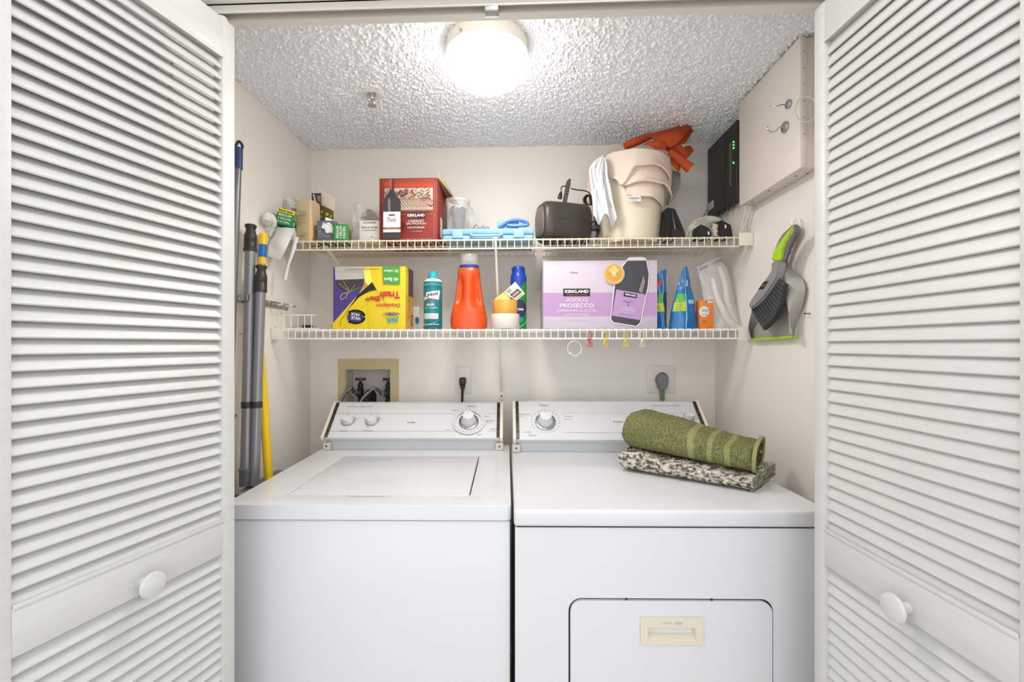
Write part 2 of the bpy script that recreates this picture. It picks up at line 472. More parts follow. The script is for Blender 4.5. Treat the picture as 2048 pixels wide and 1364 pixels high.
gb = lamp('globe_down_fill', 'AREA', (gx, gy, ZC-.129), GLOBE_DOWN, (1, .965, .91), .17); gb.data.shape = 'DISK'  # added disk below the globe for extra downward light
p = onZ(744, 186, ZC)
t = thing('fire_sprinkler', 'small pendent sprinkler head with white escutcheon in the ceiling', 'sprinkler', p)
bm = NB(); lathe(bm, [(.036, -.001), (.036, -.004), (.026, -.007), (.018, -.006), (.016, -.002)], 32, Matrix.Translation(p)); obj('escutcheon', bm, mat('white_enamel_trim', '#eceae6', .3), t)
bm = NB(); lathe(bm, [(.013, -.002), (.013, -.012), (.009, -.014), (.006, -.020), (.006, -.022)], 20, Matrix.Translation(p))
for sx in (-1, 1): tube(bm, spline([p+Vector((sx*.006, 0, -.018)), p+Vector((sx*.010, 0, -.028)), p+Vector((sx*.003, 0, -.040))], 4), .0018, 6)
obj('frame', bm, CHROME, t)
bm = NB(); cyl(bm, p+Vector((0, 0, -.022)), p+Vector((0, 0, -.038)), .0022, 8); obj('glass_bulb', bm, mat('red_glass_bulb', '#b5564a', .2), t)
bm = NB(); lathe(bm, [(0, -.039), (.014, -.040), (.014, -.0425), (0, -.042)], 24, Matrix.Translation(p)); obj('deflector', bm, CHROME, t)
# ================================================================== washer and dryer
def ring_slab(x0, x1, y0, y1, z0, z1, hx0, hx1, hy0, hy1, r):
    bm = NB()
    out = rrect(x0, x1, y0, y1, .012, 4); inn = rrect(hx0, hx1, hy0, hy1, .012, 4)
    t = bmesh.new(); es = []
    for L in (out, inn):
        vs = [t.verts.new((x, y, z0)) for x, y in L]; es += [t.edges.new((vs[i], vs[(i+1) % len(vs)])) for i in range(len(vs))]
    bmesh.ops.triangle_fill(t, use_beauty=True, edges=es)
    g = bmesh.ops.extrude_face_region(t, geom=list(t.faces)); top = [e for e in g['geom'] if isinstance(e, bmesh.types.BMVert)]
    for v in top: v.co.z = z1
    bmesh.ops.recalc_face_normals(t, faces=list(t.faces))
    ts = set(top); be = [e for e in t.edges if e.verts[0] in ts and e.verts[1] in ts and any(len(f.verts) == 4 and abs(f.normal.z) < .1 for f in e.link_faces)]
    bmesh.ops.bevel(t, geom=be, offset=r, segments=4, affect='EDGES', profile=.5, clamp_overlap=True)
    return merge(bm, t)
def console(t, W, z_top, yb, yt, texts, knobs):
    """control console in the machine's local frame; yb,yt local depth of lower and upper edge of its sloping face"""
    zb = .964
    prof = [(yb+.036, .9142), (yb+.036, .925), (yb+.030, .945), (yb+.004, .957), (yb, .964), (yt-.004, z_top-.003), (yt+.002, z_top), (yt+.035, z_top), (yt+.035, .9142)]
    bm = NB(); prism(bm, [(.012, y, z) for y, z in prof], (W-.024, 0, 0)); obj('console', bm, ENAMEL2, t, world=False)
    for s, x0 in ((0, 0), (1, W-.011)):
        bm = NB(); pf = [(yb+.026, .9142), (yb+.026, .940), (yb-.004, .956), (yb-.006, .966), (yt-.006, z_top+.002), (yt+.002, z_top+.005), (yt+.037, z_top+.003), (yt+.037, .9142)]
        prism(bm, [(x0, y, z) for y, z in pf], (.011, 0, 0)); obj('end_cap', bm, CREAM, t, world=False)
        bm = NB(); d = Vector((0, yt-yb, z_top-.966)); d.normalize(); nrm = Vector((0, -d.z, d.y)); xa = x0 + (.011 if s == 0 else -.012)
        a = Vector((xa, yb, .966)); L = math.hypot(yt-yb, z_top-.966)
        prism(bm, [a, a+Vector((.012, 0, 0)), a+Vector((.012, 0, 0))+nrm*.0035, a+nrm*.0035], d*L); obj('smoked_trim', bm, BRONZE, t, world=False, label='dark mirrored trim strip on the console end')
        bm = NB(); xb = x0-.002 if s == 0 else x0-.016
        box(bm, xb, xb+.029, yb+.018, yb+.030, .9145, .943, .003); ob = obj('foot_bracket', bm, CREAM, t, world=False)
        bm = NB(); lathe(bm, [(.0035, 0), (.003, .002), (0, .0025)], 12, axisM((xb+.0145, yb+.018, .929), (0, -1, 0))); obj('screw', bm, BRONZE, ob, world=False)
    d = Vector((0, yt-.004-yb, z_top-.003-.964)); L = d.length
    P = Print((0.012, yb, .964), (1, 0, 0), d, W-.024, L)
    texts(P); P.done('printed_legend', t, world=False)
    for kx, kz, r, big in knobs:
        c = P.o + P.ux*kx*P.w + P.uz*kz*P.h
        bm = NB()
        if big: lathe(bm, [(r*1.02, 0), (r*1.0, .012), (r*.94, .020), (r*.82, .024), (r*.78, .038), (r*.72, .041), (0, .042)], 40, axisM(c, P.n))
        else: lathe(bm, [(r, 0), (r, .009), (r*.9, .013), (r*.82, .0155), (r*.78, .022), (0, .023)], 32, axisM(c, P.n))
        kb = obj('dial_knob' if big else 'selector_knob', bm, ENAMEL2, t, world=False)
        bm = NB()
        if big: lathe(bm, [(r*1.40, 0), (r*1.42, .002), (r*1.36, .005), (r*1.16, .0055), (r*1.1, .002)], 48, axisM(c, P.n), cap=False)
        else: lathe(bm, [(r*1.14, 0), (r*1.14, .002), (r*1.0, .003)], 32, axisM(c, P.n), cap=False)
        obj('dial_ring', bm, CHROME if big else PGREY, kb, world=False)
        bm = NB(); q = c + P.n*(.0425 if big else .0232); box(bm, -.0006, .0006, r*.3, r*.7, -.0002, .0003, M=axisM(q, P.n)); obj('pointer_mark', bm, PGREY, kb, world=False)
ang = R(1.7)
# ---- washer
WW = .694
t = thing('washing_machine', 'white top-load washing machine on the left with closed lid', 'washing machine', (-.717, 1.08, 0), ang)
bm = NB(); box(bm, 0, WW, 0, .655, .03, .876, .005, 3); obj('cabinet', bm, ENAMEL, t, world=False)
hx0, hx1, hy0, hy1 = .118, .592, .066, .490
obj('top_panel', ring_slab(-.003, WW+.002, -.006, .668, .879, .914, hx0, hx1, hy0, hy1, .006), ENAMEL, t, world=False)
bm = NB(); box(bm, .004, WW-.004, .003, .65, .872, .884); obj('dark_seam_strip', bm, GAP, t, world=False)  # dark strip filling the gap under the top panel
bm = NB(); box(bm, hx0+.001, hx1-.0038, hy0+.0018, hy1-.0012, .895, .9135, .003, 3); lid = obj('lid', bm, ENAMEL, t, world=False)
bm = NB(); 
prism(bm, [(.33+.058*math.cos(a), .0635-.0085*abs(math.sin(a))**.6, .9141) for a in [math.pi + math.pi*i/14 for i in range(15)]], (0, 0, .0006)); obj('notch_shade_plate', bm, mat('lid_notch_shadow', '#b4b4b6', .3), lid, world=False)  # thin grey plate, coloured as the shade in the finger recess
for x in (.05, .62):
    for y in (.05, .60):
        bm = NB(); lathe(bm, [(.018, 0), (.018, .01), (.008, .012), (.008, .032)], 16, Matrix.Translation((x+.012, y, 0))); obj('levelling_foot', bm, BLACK, t, world=False)
def dial(P, cx, cz, rad, n, m=PGREY):
    for i in range(n):
        a = 2*math.pi*(i+.3)/n; x = cx + rad*math.cos(a)/P.w; z = cz + rad*math.sin(a)/P.h
        P.rect(x-.0030/P.w, x+.0030/P.w, z-.0011/P.h, z+.0011/P.h, m)
def wt(P):
    G = PGREY
    P.line([(0.0, .70), (1, .70)], .0013, G); P.line([(0, .18), (.78, .18)], .0013, G); P.line([(.93, .18), (1, .18)], .0013, G)
    P.text('Heavy Duty - Large Capacity', .15, .91, PDARK, wd=.155, ht=.045)
    P.text('Whirlpool', .826, .92, PDARK, wd=.05, ht=.06, shear=.3)
    P.text('6 Cycle', .480, .43, INK, wd=.045, ht=.06, shear=.25, bold=.01)
    P.text('Regular', .735, .79, PDARK, wd=.036, ht=.045); P.text('Normal', .925, .62, PDARK, wd=.026, ht=.04)
    P.text('Permanent', .943, .49, PDARK, wd=.048, ht=.04); P.text('Press', .935, .43, PDARK, wd=.026, ht=.035)
    P.text('Heavy', .70, .21, PDARK, wd=.03, ht=.04); P.text('Delicate', .962, .24, PDARK, wd=.036, ht=.036); P.text('Off', .78, .80, PDARK, wd=.016, ht=.04)
    P.text('Soak', .885, .09, PDARK, wd=.022, ht=.04)
    P.text('Load Size', .098, .185, PDARK, wd=.042, ht=.045); P.text('Temperature', .236, .185, PDARK, wd=.056, ht=.045)
    for kx in (.105, .246):
        for (dx, dz, s) in ((-.036, .0, 'Small'), (-.012, .17, 'Medium'), (.030, .16, 'Large'), (.052, .03, 'Extra')):
            P.text(s, kx+dx*1.0, .50+dz, PDARK, wd=.021, ht=.032)
        P.line([(kx + .027*math.cos(a)/P.w, .47+.027*math.sin(a)/P.h) for a in [-.25+.2*i for i in range(6)]], .0022, PGREY)
    P.text('Warm', .235, .27, PDARK, wd=.02, ht=.03)
    P.ell(.818, .46, .062/P.w, .062/P.h, mat('dial_zone', '#d6d7da', .3), 48, r0=.78)
    dial(P, .818, .46, .055, 26)
console(t, .662, 1.075, .550, .675, wt, [(.105, .47, .020, False), (.246, .47, .020, False), (.818, .46, .0265, True)])
# shift console parts: console's left end stands 2 cm in from the cabinet side
for ch in t.children:
    if ch.name.split('.')[0] in ('console', 'end_cap', 'smoked_trim', 'foot_bracket', 'printed_legend', 'dial_knob', 'selector_knob'): ch.location.x = .010
# ---- dryer
DW = .737
t = thing('clothes_dryer', 'white front-load dryer on the right under the folded towels', 'clothes dryer', (-.011, 1.077, 0), ang)
dx0, dx1, dz0, dz1 = .130, .602, .22, .700
h0, h1, g0, g1 = .293, .440, .600, .664
bm = NB(); box(bm, 0.001, DW-.001, .006, .70, .03, .870, .004, 2); obj('cabinet', bm, ENAMEL, t, world=False)
bm = NB(); I = rrect(dx0-.004, dx1+.004, dz0-.004, dz1+.004, .030, 8)
plate_hole(bm, [(0, .006, .03), (DW, .006, .03), (DW, .006, .870), (0, .006, .870)], [(x, .006, z) for x, z in I], (0, -.007, 0)); fp = obj('front_panel', bm, ENAMEL, t, world=False)
bm = NB(); P_ = rrect(dx0, dx1, dz0, dz1, .027, 8); plate_hole(bm, [(x, .004, z) for x, z in P_], [(h0+.010, .004, g0+.006), (h1-.010, .004, g0+.006), (h1-.010, .004, g1-.006), (h0+.010, .004, g1-.006)], (0, -.009, 0)); dd = obj('door', bm, ENAMEL, t, world=False)
bm = NB(); plate_hole(bm, [(x, .0035, z) for x, z in rrect(dx0-.0045, dx1+.0045, dz0-.0045, dz1+.0045, .03, 8)], [(x, .0035, z) for x, z in rrect(dx0+.002, dx1-.002, dz0+.002, dz1-.002, .025, 8)], (0, .002, 0)); obj('door_gap', bm, GAP, dd, world=False)
for x in (.262, .462):
    bm = NB(); lathe(bm, [(.0028, 0), (.0024, .0015)], 10, axisM((x, -.001, .7025), (0, -1, 0))); obj('drain_hole', bm, GAP, dd, world=False)
h0, h1, g0, g1 = .293, .440, .600, .664
bm = NB(); plate_hole(bm, [(x, -.005, z) for x, z in rrect(h0, h1, g0, g1, .004, 3)], [(h0+.018, -.005, g0+.008), (h1-.018, -.005, g0+.008), (h1-.018, -.005, g1-.024), (h0+.018, -.005, g1-.024)], (0, -.004, 0))
a, b, c_, d_ = (h0+.018, -.009, g0+.008), (h1-.018, -.009, g0+.008), (h1-.018, -.009, g1-.024), (h0+.018, -.009, g1-.024)
e, f = (h0+.024, .012, g0+.024), (h1-.024, .012, g0+.024); g, h = (h1-.024, .012, g1-.026), (h0+.024, .012, g1-.026)
hv = [bm.verts.new(q) for q in (a, b, c_, d_, e, f, g, h)]
for q in ((0, 1, 5, 4), (1, 2, 6, 5), (2, 3, 7, 6), (3, 0, 4, 7), (4, 5, 6, 7)): bm.faces.new([hv[i] for i in q])
hd = obj('door_handle', bm, BEIGE, dd, world=False, label='recessed beige pull handle')
Pp = Print((h0, -.009, g0), (1, 0, 0), (0, 0, 1), h1-h0, g1-g0); [Pp.rect(.33+.034*i, .356+.034*i, .755, .825, mat('embossed_beige', '#d0c4af', .5)) for i in range(10) if i != 5]; Pp.done('embossed_lettering', hd, world=False)
# hollow behind the handle needs a cut door: recess is formed by its own sleeve standing in the door
obj('top_panel', box(NB(), -.003, DW+.003, -.009, .705, .874, .914, .008, 4), ENAMEL, t, world=False)
bm = NB(); box(bm, .004, DW-.004, .003, .69, .866, .879); obj('dark_seam_strip', bm, GAP, t, world=False)
for x in (.05, .68):
    for y in (.05, .64):
        bm = NB(); lathe(bm, [(.018, 0), (.018, .01), (.008, .012), (.008, .032)], 16, Matrix.Translation((x, y, 0))); obj('levelling_foot', bm, BLACK, t, world=False)
def dt(P):
    G = PGREY
    P.line([(0, .70), (.04, .70)], .0009, G); P.line([(.25, .70), (1, .70)], .0009, G); P.line([(.26, .18), (1, .18)], .0009, G)
    P.text('Whirlpool', .155, .92, PDARK, wd=.048, ht=.06, shear=.3)
    P.text('Heavy Duty - Large Capacity', .83, .92, PDARK, wd=.155, ht=.045)
    P.text('4 Cycle - 3 Temperature', .60, .46, INK, wd=.16, ht=.06, shear=.2, bold=.01)
    P.text('Automatic Dry', .045, .66, PDARK, wd=.065, ht=.045); P.text('High Heat', .03, .60, PDARK, wd=.035, ht=.03)
    P.text('Timed Dry', .285, .60, PDARK, wd=.05, ht=.045); P.text('High Heat', .28, .52, PDARK, wd=.04, ht=.03)
    P.text('Fluff Air', .085, .10, PDARK, wd=.04, ht=.04); P.text('Low Heat', .06, .19, PDARK, wd=.04, ht=.03)
    dial(P, .158, .46, .052, 22)
console(t, .712, 1.083, .548, .675, dt, [(.158, .46, .0275, True), (.935, .60, .017, False)])
for ch in t.children:
    if ch.name.split('.')[0] in ('console', 'end_cap', 'smoked_trim', 'foot_bracket', 'printed_legend', 'dial_knob', 'selector_knob'): ch.location.x = .003
# ================================================================== wire shelves
YS = 1.61
def shelf(name, label, z, x0, x1, m, step=.0253):
    t = thing(name, label, 'shelf', ((x0+x1)/2, YS, z))
    bm = NB()
    r = .0016
    tube(bm, [(0, 0, -.034), (0, -.0015, -.002), (0, .002, 0), (0, .302, 0)], .0017, 6)
    wo = obj('wire', bm, m, None); wm = wo.data; bpy.data.objects.remove(wo)
    n = int((x1-x0)/step)
    for i in range(n+1):
        o = bpy.data.objects.new('wire', wm); C.objects.link(o); o.parent = t
        o.location = (x0 + (x1-x0)*i/n - (x0+x1)/2, 0, -.002)
    for y, dz in ((YS+.002, -.0055), (YS+.001, -.036), (YS+.10, -.006), (YS+.20, -.006), (YS+.30, -.006)):
        bm = NB(); cyl(bm, (x0-.004, y, z+dz), (x1+(.018 if y < YS+.05 else .004), y, z+dz), .0031, 8); obj('rail', bm, m, t)
    return t
ZU, ZLo = 1.680, 1.360
us = shelf('wire_shelf', 'upper cream wire shelf, the higher of the two across the back wall', ZU, -.806, .743, WIRE)
ls = shelf('wire_shelf', 'lower white wire shelf with wire clips hanging from its edge', ZLo, -.860, .748, WIREW)
# end brackets
def endbr(t, x0, x1, z, m, wallx):
    bm = NB(); s = 1 if wallx > x0 else -1
    box(bm, min(x0, wallx-s*.001), max(x0, wallx-s*.001), YS-.006, YS-.003, z-.040, z+.004, .001)
    box(bm, min(wallx-s*.004, wallx), max(wallx-s*.004, wallx), YS-.006, YS+.035, z-.046, z+.010, .001)
    b = obj('end_bracket', bm, m, t)
    bm = NB(); lathe(bm, [(.004, 0), (.003, .002), (0, .0025)], 10, axisM((wallx-s*.004, YS+.02, z+.004), (-s, 0, 0))); obj('screw', bm, BRONZE, b)
endbr(us, .757, .8, ZU+.006, SHELFP, XR); endbr(ls, .757, .8, ZLo, SHELFP, XR); endbr(ls, -.862, -.8, ZLo, SHELFP, XL)
# long diagonal brace (belongs to the upper shelf), a short one, and wall clips
b0 = onY(991, 481, YS-.002); b1 = onY(1003, 792, YB-.012)
bm = NB(); q0 = Vector((b0.x, YS-.004, ZU-.006)); q1 = Vector((b1.x, YB-.004, b1.z+.018))
tube(bm, [q0, q0+(q1-q0)*.5, q1], .0048, 10); tube(bm, [q0+Vector((0, 0, .004)), q0+Vector((0, .008, .006))], .007, 8)
br = obj('support_brace', bm, SHELFP, us)
bm = NB(); box(bm, q1.x-.0105, q1.x+.0105, YB-.006, YB, q1.z-.035, q1.z+.010, .002); pl_ = obj('brace_foot', bm, SHELFP, br)
bm = NB(); lathe(bm, [(.004, 0), (.003, .002), (0, .0025)], 10, axisM((q1.x, YB-.006, q1.z-.018), (0, -1, 0))); obj('screw', bm, BRONZE, br)
for px_, w_ in ((1081, .012), (642, .008)):
    top = onY(px_, 500, YS+.02)
    bm = NB(); a0 = Vector((top.x, YS+.06, ZU-.008)); a1 = Vector((top.x, YB-.003, ZU-.15 if px_ > 900 else ZU-.10))
    prism(bm, [a0+Vector((-w_, 0, 0)), a0+Vector((w_, 0, 0)), a1+Vector((w_*.6, 0, 0)), a1+Vector((-w_*.6, 0, 0))], (0, .004, -.004)); obj('support_brace', bm, SHELFP, us)
for s_, z in ((us, ZU), (ls, ZLo)):
    for i in range(7):
        x = -.74 + i*.245; bm = NB(); box(bm, x-.005, x+.005, YB-.008, YB, z-.018, z+.003, .0015); cyl(bm, (x, YB-.010, z-.013), (x, YB-.002, z-.013), .003, 8); obj('wall_clip', bm, SHELFP, s_)
# ================================================================== upper shelf things
def cr(ox, oy, s): return lambda x, y: (ox + x/s, oy + y/s)
c1 = cr(500, 330, 5.12); c2 = cr(850, 330, 5.12); c3 = cr(1150, 220, 4.5475)
c4 = cr(520, 490, 6.024); c5 = cr(820, 490, 6.82); c6 = cr(1070, 490, 5.681); c7 = cr(1280, 420, 4.547); c8 = cr(1480, 420, 4.869); c9 = cr(505, 360, 6.2)
def X(px, Y): return onY(px, 600, Y).x
def Z(py, Y, px=1000): return onY(px, py, Y).z
RED = mat('carton_red', '#8f2a1b', .55, vary=.08, vscale=20); CRM = mat('print_cream', '#cfc0ae', .6); DRED = mat('print_dark_red', '#7c2417', .6)
def carton(t, x0, x1, y0, y1, z0, z1, m, r=.0012, name='box', rx=None):
    return obj(name, box(NB(), x0, x1, y0, y1, z0, z1, r, 2), m, t)
# ---- wine carton
Y0 = 1.640; x0, x1 = X(758.8, Y0), X(875, Y0); z1 = Z(356, Y0, 820)
t = thing('wine_carton', 'red wine carton marked Tools, standing on the upper shelf', 'box', ((x0+x1)/2, 1.74, ZU))
carton(t, x0, x1, Y0, 1.86, ZU, z1, RED)
P = frontprint(x0, x1, Y0, ZU, z1); fx = lambda x: (x-1325)/595; fz = lambda y: 1-(y-135)/612
P.rect(0, .035, 0, 1, mat('carton_red_edge', '#8a2a1a', .6)); 
for (a, b, c, d) in ((.06, .945, .04, .43), (.06, .945, .475, .965)):
    for q in ([(a, c), (b, c)], [(b, c), (b, d)], [(b, d), (a, d)], [(a, d), (a, c)]):
        n = int(math.hypot((q[1][0]-q[0][0])*P.w, (q[1][1]-q[0][1])*P.h)/.004); 
        for i in range(n):
            u = (i+.5)/n; xx = q[0][0]+(q[1][0]-q[0][0])*u; zz = q[0][1]+(q[1][1]-q[0][1])*u
            P.rect(xx-.0032, xx+.0032, zz-.003, zz+.003, CRM); P.k = 1
P.k = 2
P.rect(.085, .92, .49, .94, CRM); P.rect(.085, .92, .84, .945, mat('print_brick', '#b5482c', .6))
rr_ = random.Random(5)
for i in range(110):   # hill hatch strokes
    a = rr_.uniform(.09, .86); b = rr_.uniform(.64, .80); l = rr_.uniform(.02, .055); g = rr_.choice((-1, 1))
    P.line([(a, b), (a+l*.5, b+g*l*.25), (a+l, b+g*l*.7)], .0022, rr_.choice((DRED, DRED, mat('print_umber', '#4a241c', .6))))
for i in range(5): P.line([(.3+.13*i, .875+.012*(i%2)), (.36+.13*i, .89), (.42+.13*i, .875)], .0018, DRED)
for i in range(16):   # vineyard rows
    a = .30 + .04*i
    P.line([(a, .62), (a+.02+.006*i, .57), (min(.915, a+.05+.016*i), .50)], .0022, DRED)
P.line([(.30, .63), (.6, .625), (.92, .635)], .002, DRED)
for i in range(14): P.line([(.09+.012*(i%3), .52+.028*i), (.12+.014*(i%4), .53+.028*i)], .0022, DRED if i % 2 else mat('print_umber', '#4a241c', .6))
BOT = mat('print_bottle', '#3a3034', .4); BOTL = mat('print_bottle_sheen', '#7b7076', .4)
P.poly([(.105, 0), (.41, 0), (.41, .55), (.395, .62), (.33, .68), (.295, .76), (.295, .93), (.235, .935), (.225, .92), (.225, .76), (.17, .68), (.11, .60)], BOT)
P.poly([(.20, .43), (.235, .43), (.235, .58), (.22, .66), (.19, .60)], BOTL)
P.rect(.215, .262, .77, .93, mat('print_copper', '#a8532f', .5)); P.rect(.115, .405, .105, .425, PW); P.rect(.115, .405, .150, .180, RED); P.text('CABERNET SAUVIGNON', .26, .165, PW, wd=.22, ht=.012)
P.text('Tools', .255, .30, INK, wd=.15, ht=.065, shear=.3); P.rect(.21, .31, .36, .385, PDARK)
P.rect(.51, .83, .315, .405, INK); P.text('KIRKLAND', .67, .365, PW, wd=.29, ht=.045, bold=.03); P.text('Signature', .62, .328, mat('print_scarlet', '#d8402c', .6), wd=.16, ht=.022, shear=.4)
P.text('CABERNET', .67, .275, PW, wd=.27, ht=.035); P.text('SAUVIGNON', .67, .235, PW, wd=.33, ht=.035); P.text('CALIFORNIA', .67, .175, PW, wd=.29, ht=.032); P.text('6 - 1.5L BOTTLES', .67, .115, CRM, wd=.20, ht=.016)
P.done('printed_front', t)
bm = NB(); prism(bm, [(x1, Y0+.003, z1-.002), (x1+.004, Y0+.003, z1+.018), (x1+.052, 1.84, z1-.040), (x1+.050, 1.84, z1-.075), (x1, 1.85, z1-.004)], (.0025, 0, .001)); obj('carton_flap', bm, mat('kraft_inside', '#cdb994', .8, vary=.08), t)
Ps = Print((x1, Y0, ZU), (0, 1, 0), (0, 0, 1), .22, z1-ZU); Ps.poly([(.55, 0), (.95, 0), (.95, .45), (.8, .8), (.65, .45)], BOT); Ps.rect(.25, .45, .12, .45, PW); Ps.done('printed_side', t)
# ---- translucent square jug with orange liquid
def jar_shell(cx, cy, z0, w, d, h, r, name, m, t, taper=0, rot=0):
    pr = rrect(-w/2, w/2, -d/2, d/2, r, 5); bm = NB(); levels = ((.9, 0), (1, .004), (1, .3), (1, .75), (1-taper, .97*1), (.9-taper, 1))
    rings = []
    for k, zz in levels:
        zz = zz*h if zz > .01 else zz
        rings.append([bm.verts.new(Matrix.Rotation(rot, 4, 'Z') @ Vector((x*k, y*k, 0)) + Vector((cx, cy, z0+zz))) for x, y in pr])
    n = len(pr)
    for a, b in zip(rings, rings[1:]):
        for i in range(n): bm.faces.new((a[i], a[(i+1) % n], b[(i+1) % n], b[i]))
    bm.faces.new(list(reversed(rings[0]))); bm.faces.new(rings[-1])
    return obj(name, bm, m, t)
JUG = mat('frosted_tan_plastic', '#d3bb93', .35, alpha=.93)
cx, cy = X(617, 1.68), 1.68
t = thing('plastic_jug', 'frosted tan plastic tub with an ingredients panel, leftmost upright container', 'container', (cx, cy, ZU+.003))
jar_shell(cx, cy, ZU+.001, .062, .07, Z(401, 1.66, 617)-ZU, .008, 'tub', JUG, t, rot=R(-6), taper=.04)
bm = NB(); box(bm, cx+.013, cx+.0325, cy-.0335, cy-.028, ZU+.014, ZU+.10, .004); obj('orange_contents', bm, mat('orange_wash', '#e8b460', .5), t)
Pj = Print((cx-.026, cy-.037, ZU+.02), (1, 0, 0), (0, 0, 1), .045, .105); TANP = mat('print_tan', '#b09a80', .7)
for i in range(13): Pj.line([(.06, .93-.045*i), (.3+.2*((i*7) % 4)/1.4+.05, .93-.045*i)], .0016, TANP)
for i in range(9): Pj.rect(.35+.055*i, .375+.055*i+.012*(i % 3), .0, .15, TANP); 
Pj.rect(.38, .8, .74, .88, mat('print_sage', '#9aa08a', .7)); Pj.done('printed_panel', t)
# ---- small dark photo card and cream backing card behind the tub
x0, x1 = X(618, 1.72), X(637, 1.72)
t = thing('photo_card', 'small dark picture card peeking out above the tan tub', 'card', ((x0+x1)/2, 1.74, ZU))
bm = NB(); box(bm, x0, x1, 1.742, 1.744, ZU, Z(386, 1.74, 625)); obj('card', bm, mat('card_umber', '#4b3c36', .5, vary=.4, vscale=60), t)
Pc = frontprint(x0, x1, 1.742, ZU, Z(386, 1.74, 625)); Pc.poly([(.12, .98), (.28, .98), (.55, .80), (.40, .80)], PW); Pc.poly([(.55, .95), (.95, .95), (.95, .85), (.7, .85)], mat('print_mauve', '#9a7f7a', .6)); Pc.done('printed_picture', t)
Ya = 1.76
pts = [onY(*c1(*q), Ya) for q in ((700, 232), (870, 345), (862, 555), (700, 560))]
t = thing('produce_bag_carton', 'open cream food carton with fruit picture leaning behind the tissue box', 'box', (pts[3].x, Ya, ZU))
base = [pts[3].copy(), pts[2].copy()]
for b in base: b.z = ZU
bm = NB(); prism(bm, [pts[0], pts[1], pts[2], base[1], base[0]], (0, .0022, 0)); prism(bm, [base[0], pts[0], pts[0]+Vector((-.01, .10, -.03)), base[0]+Vector((-.01, .10, 0))], (-.002, 0, 0))
obj('carton_panel', bm, mat('card_cream_pink', '#ead9c6', .6, vary=.04), t)
w_, h_ = pts[2].x-pts[0].x, pts[0].z-ZU
Pf = Print((pts[0].x, Ya, ZU), (1, 0, 0), (0, 0, 1), w_, h_)
fx = lambda x: (x-700)/162; 
def fzq(y): return (Z(c1(0, y)[1], Ya, 650) - ZU)/h_
Pf.poly([(0, fzq(395)), (.97, fzq(470)), (.97, fzq(560)), (0, fzq(600))], mat('print_olive', '#5d5a34', .6))
Pf.line([(0, fzq(372)), (.98, fzq(475))], .002, mat('print_orange', '#e2a24a', .6))
for (a, b, r_, col) in ((735, 480, .020, '#f0b422'), (790, 505, .020, '#d9c32c'), (830, 525, .016, '#93a83a'), (725, 530, .018, '#e8d8c0'), (760, 545, .016, '#7b4a2a')): Pf.ell(fx(a), fzq(b), .1, .1*w_/h_, mat('print_fruit_'+col[1:], col, .6), 14)
Pf.done('printed_fruit', t)
# ---- tissue box
Yt = 1.645; x0, x1 = X(634, Yt), X(668, Yt); z1 = Z(441, Yt, 650)
GREYB = mat('tissue_box_grey', '#6f7178', .6, vary=.12, vscale=50)
t = thing('tissue_box', 'slate grey tissue box with a white tissue spilling over it', 'box', ((x0+x1)/2, 1.70, ZU))
carton(t, x0, x1, Yt, 1.765-.01, ZU, z1, GREYB)
P = frontprint(x0, x1, Yt, ZU, z1)
for i in range(4): P.line([(.1, .48-.07*i), (.9-.1*(i % 2), .48-.07*i)], .0010, mat('print_silver', '#a9abb0', .5))
P.ell(.15, .6, .10, .14, mat('print_silver', '#a9abb0', .5), 16, r0=.8); P.done('printed_pattern', t)
TISS = mat('white_tissue', '#f2efef', .8, sub=.1)
def sheet(bm, corners, th=.0012, wr=.006, ws=18, bulge=(0, 0, 0), nu=14, nv=14, seed=0, edge=None):
    a, b, c, d = [Vector(p) for p in corners]; bl = Vector(bulge)
    def fn(u, v):
        p = a*(1-u)*(1-v) + b*u*(1-v) + c*u*v + d*(1-u)*v + bl*math.sin(math.pi*u)*math.sin(math.pi*v)
        if edge: p = p + Vector(edge(u, v))
        return p + Vector((noise(p, ws, seed), noise(p, ws, seed+5), noise(p, ws, seed+9))) * wr
    return grid(bm, fn, nu, nv, th)
ax = (x0+x1)/2
ti = thing('tissue', 'white tissue sheet hanging out of the grey box', 'tissue', (ax+.005, Yt, z1))
bm = NB(); a_, b_, c__, d__ = onY(643, 455, Yt-.006), onY(652, 436, Yt+.012), onY(668, 440, Yt+.010), onY(666, 468, Yt-.007)
sheet(bm, [a_, b_, c__, d__], .0008, .005, 60, (0, -.004, 0)); sheet(bm, [onY(650, 452, Yt-.004), onY(660, 445, Yt-.001), onY(668, 462, Yt-.008), onY(652, 466, Yt-.006)], .0008, .005, 70, seed=3)
obj('sheet', bm, TISS, ti)
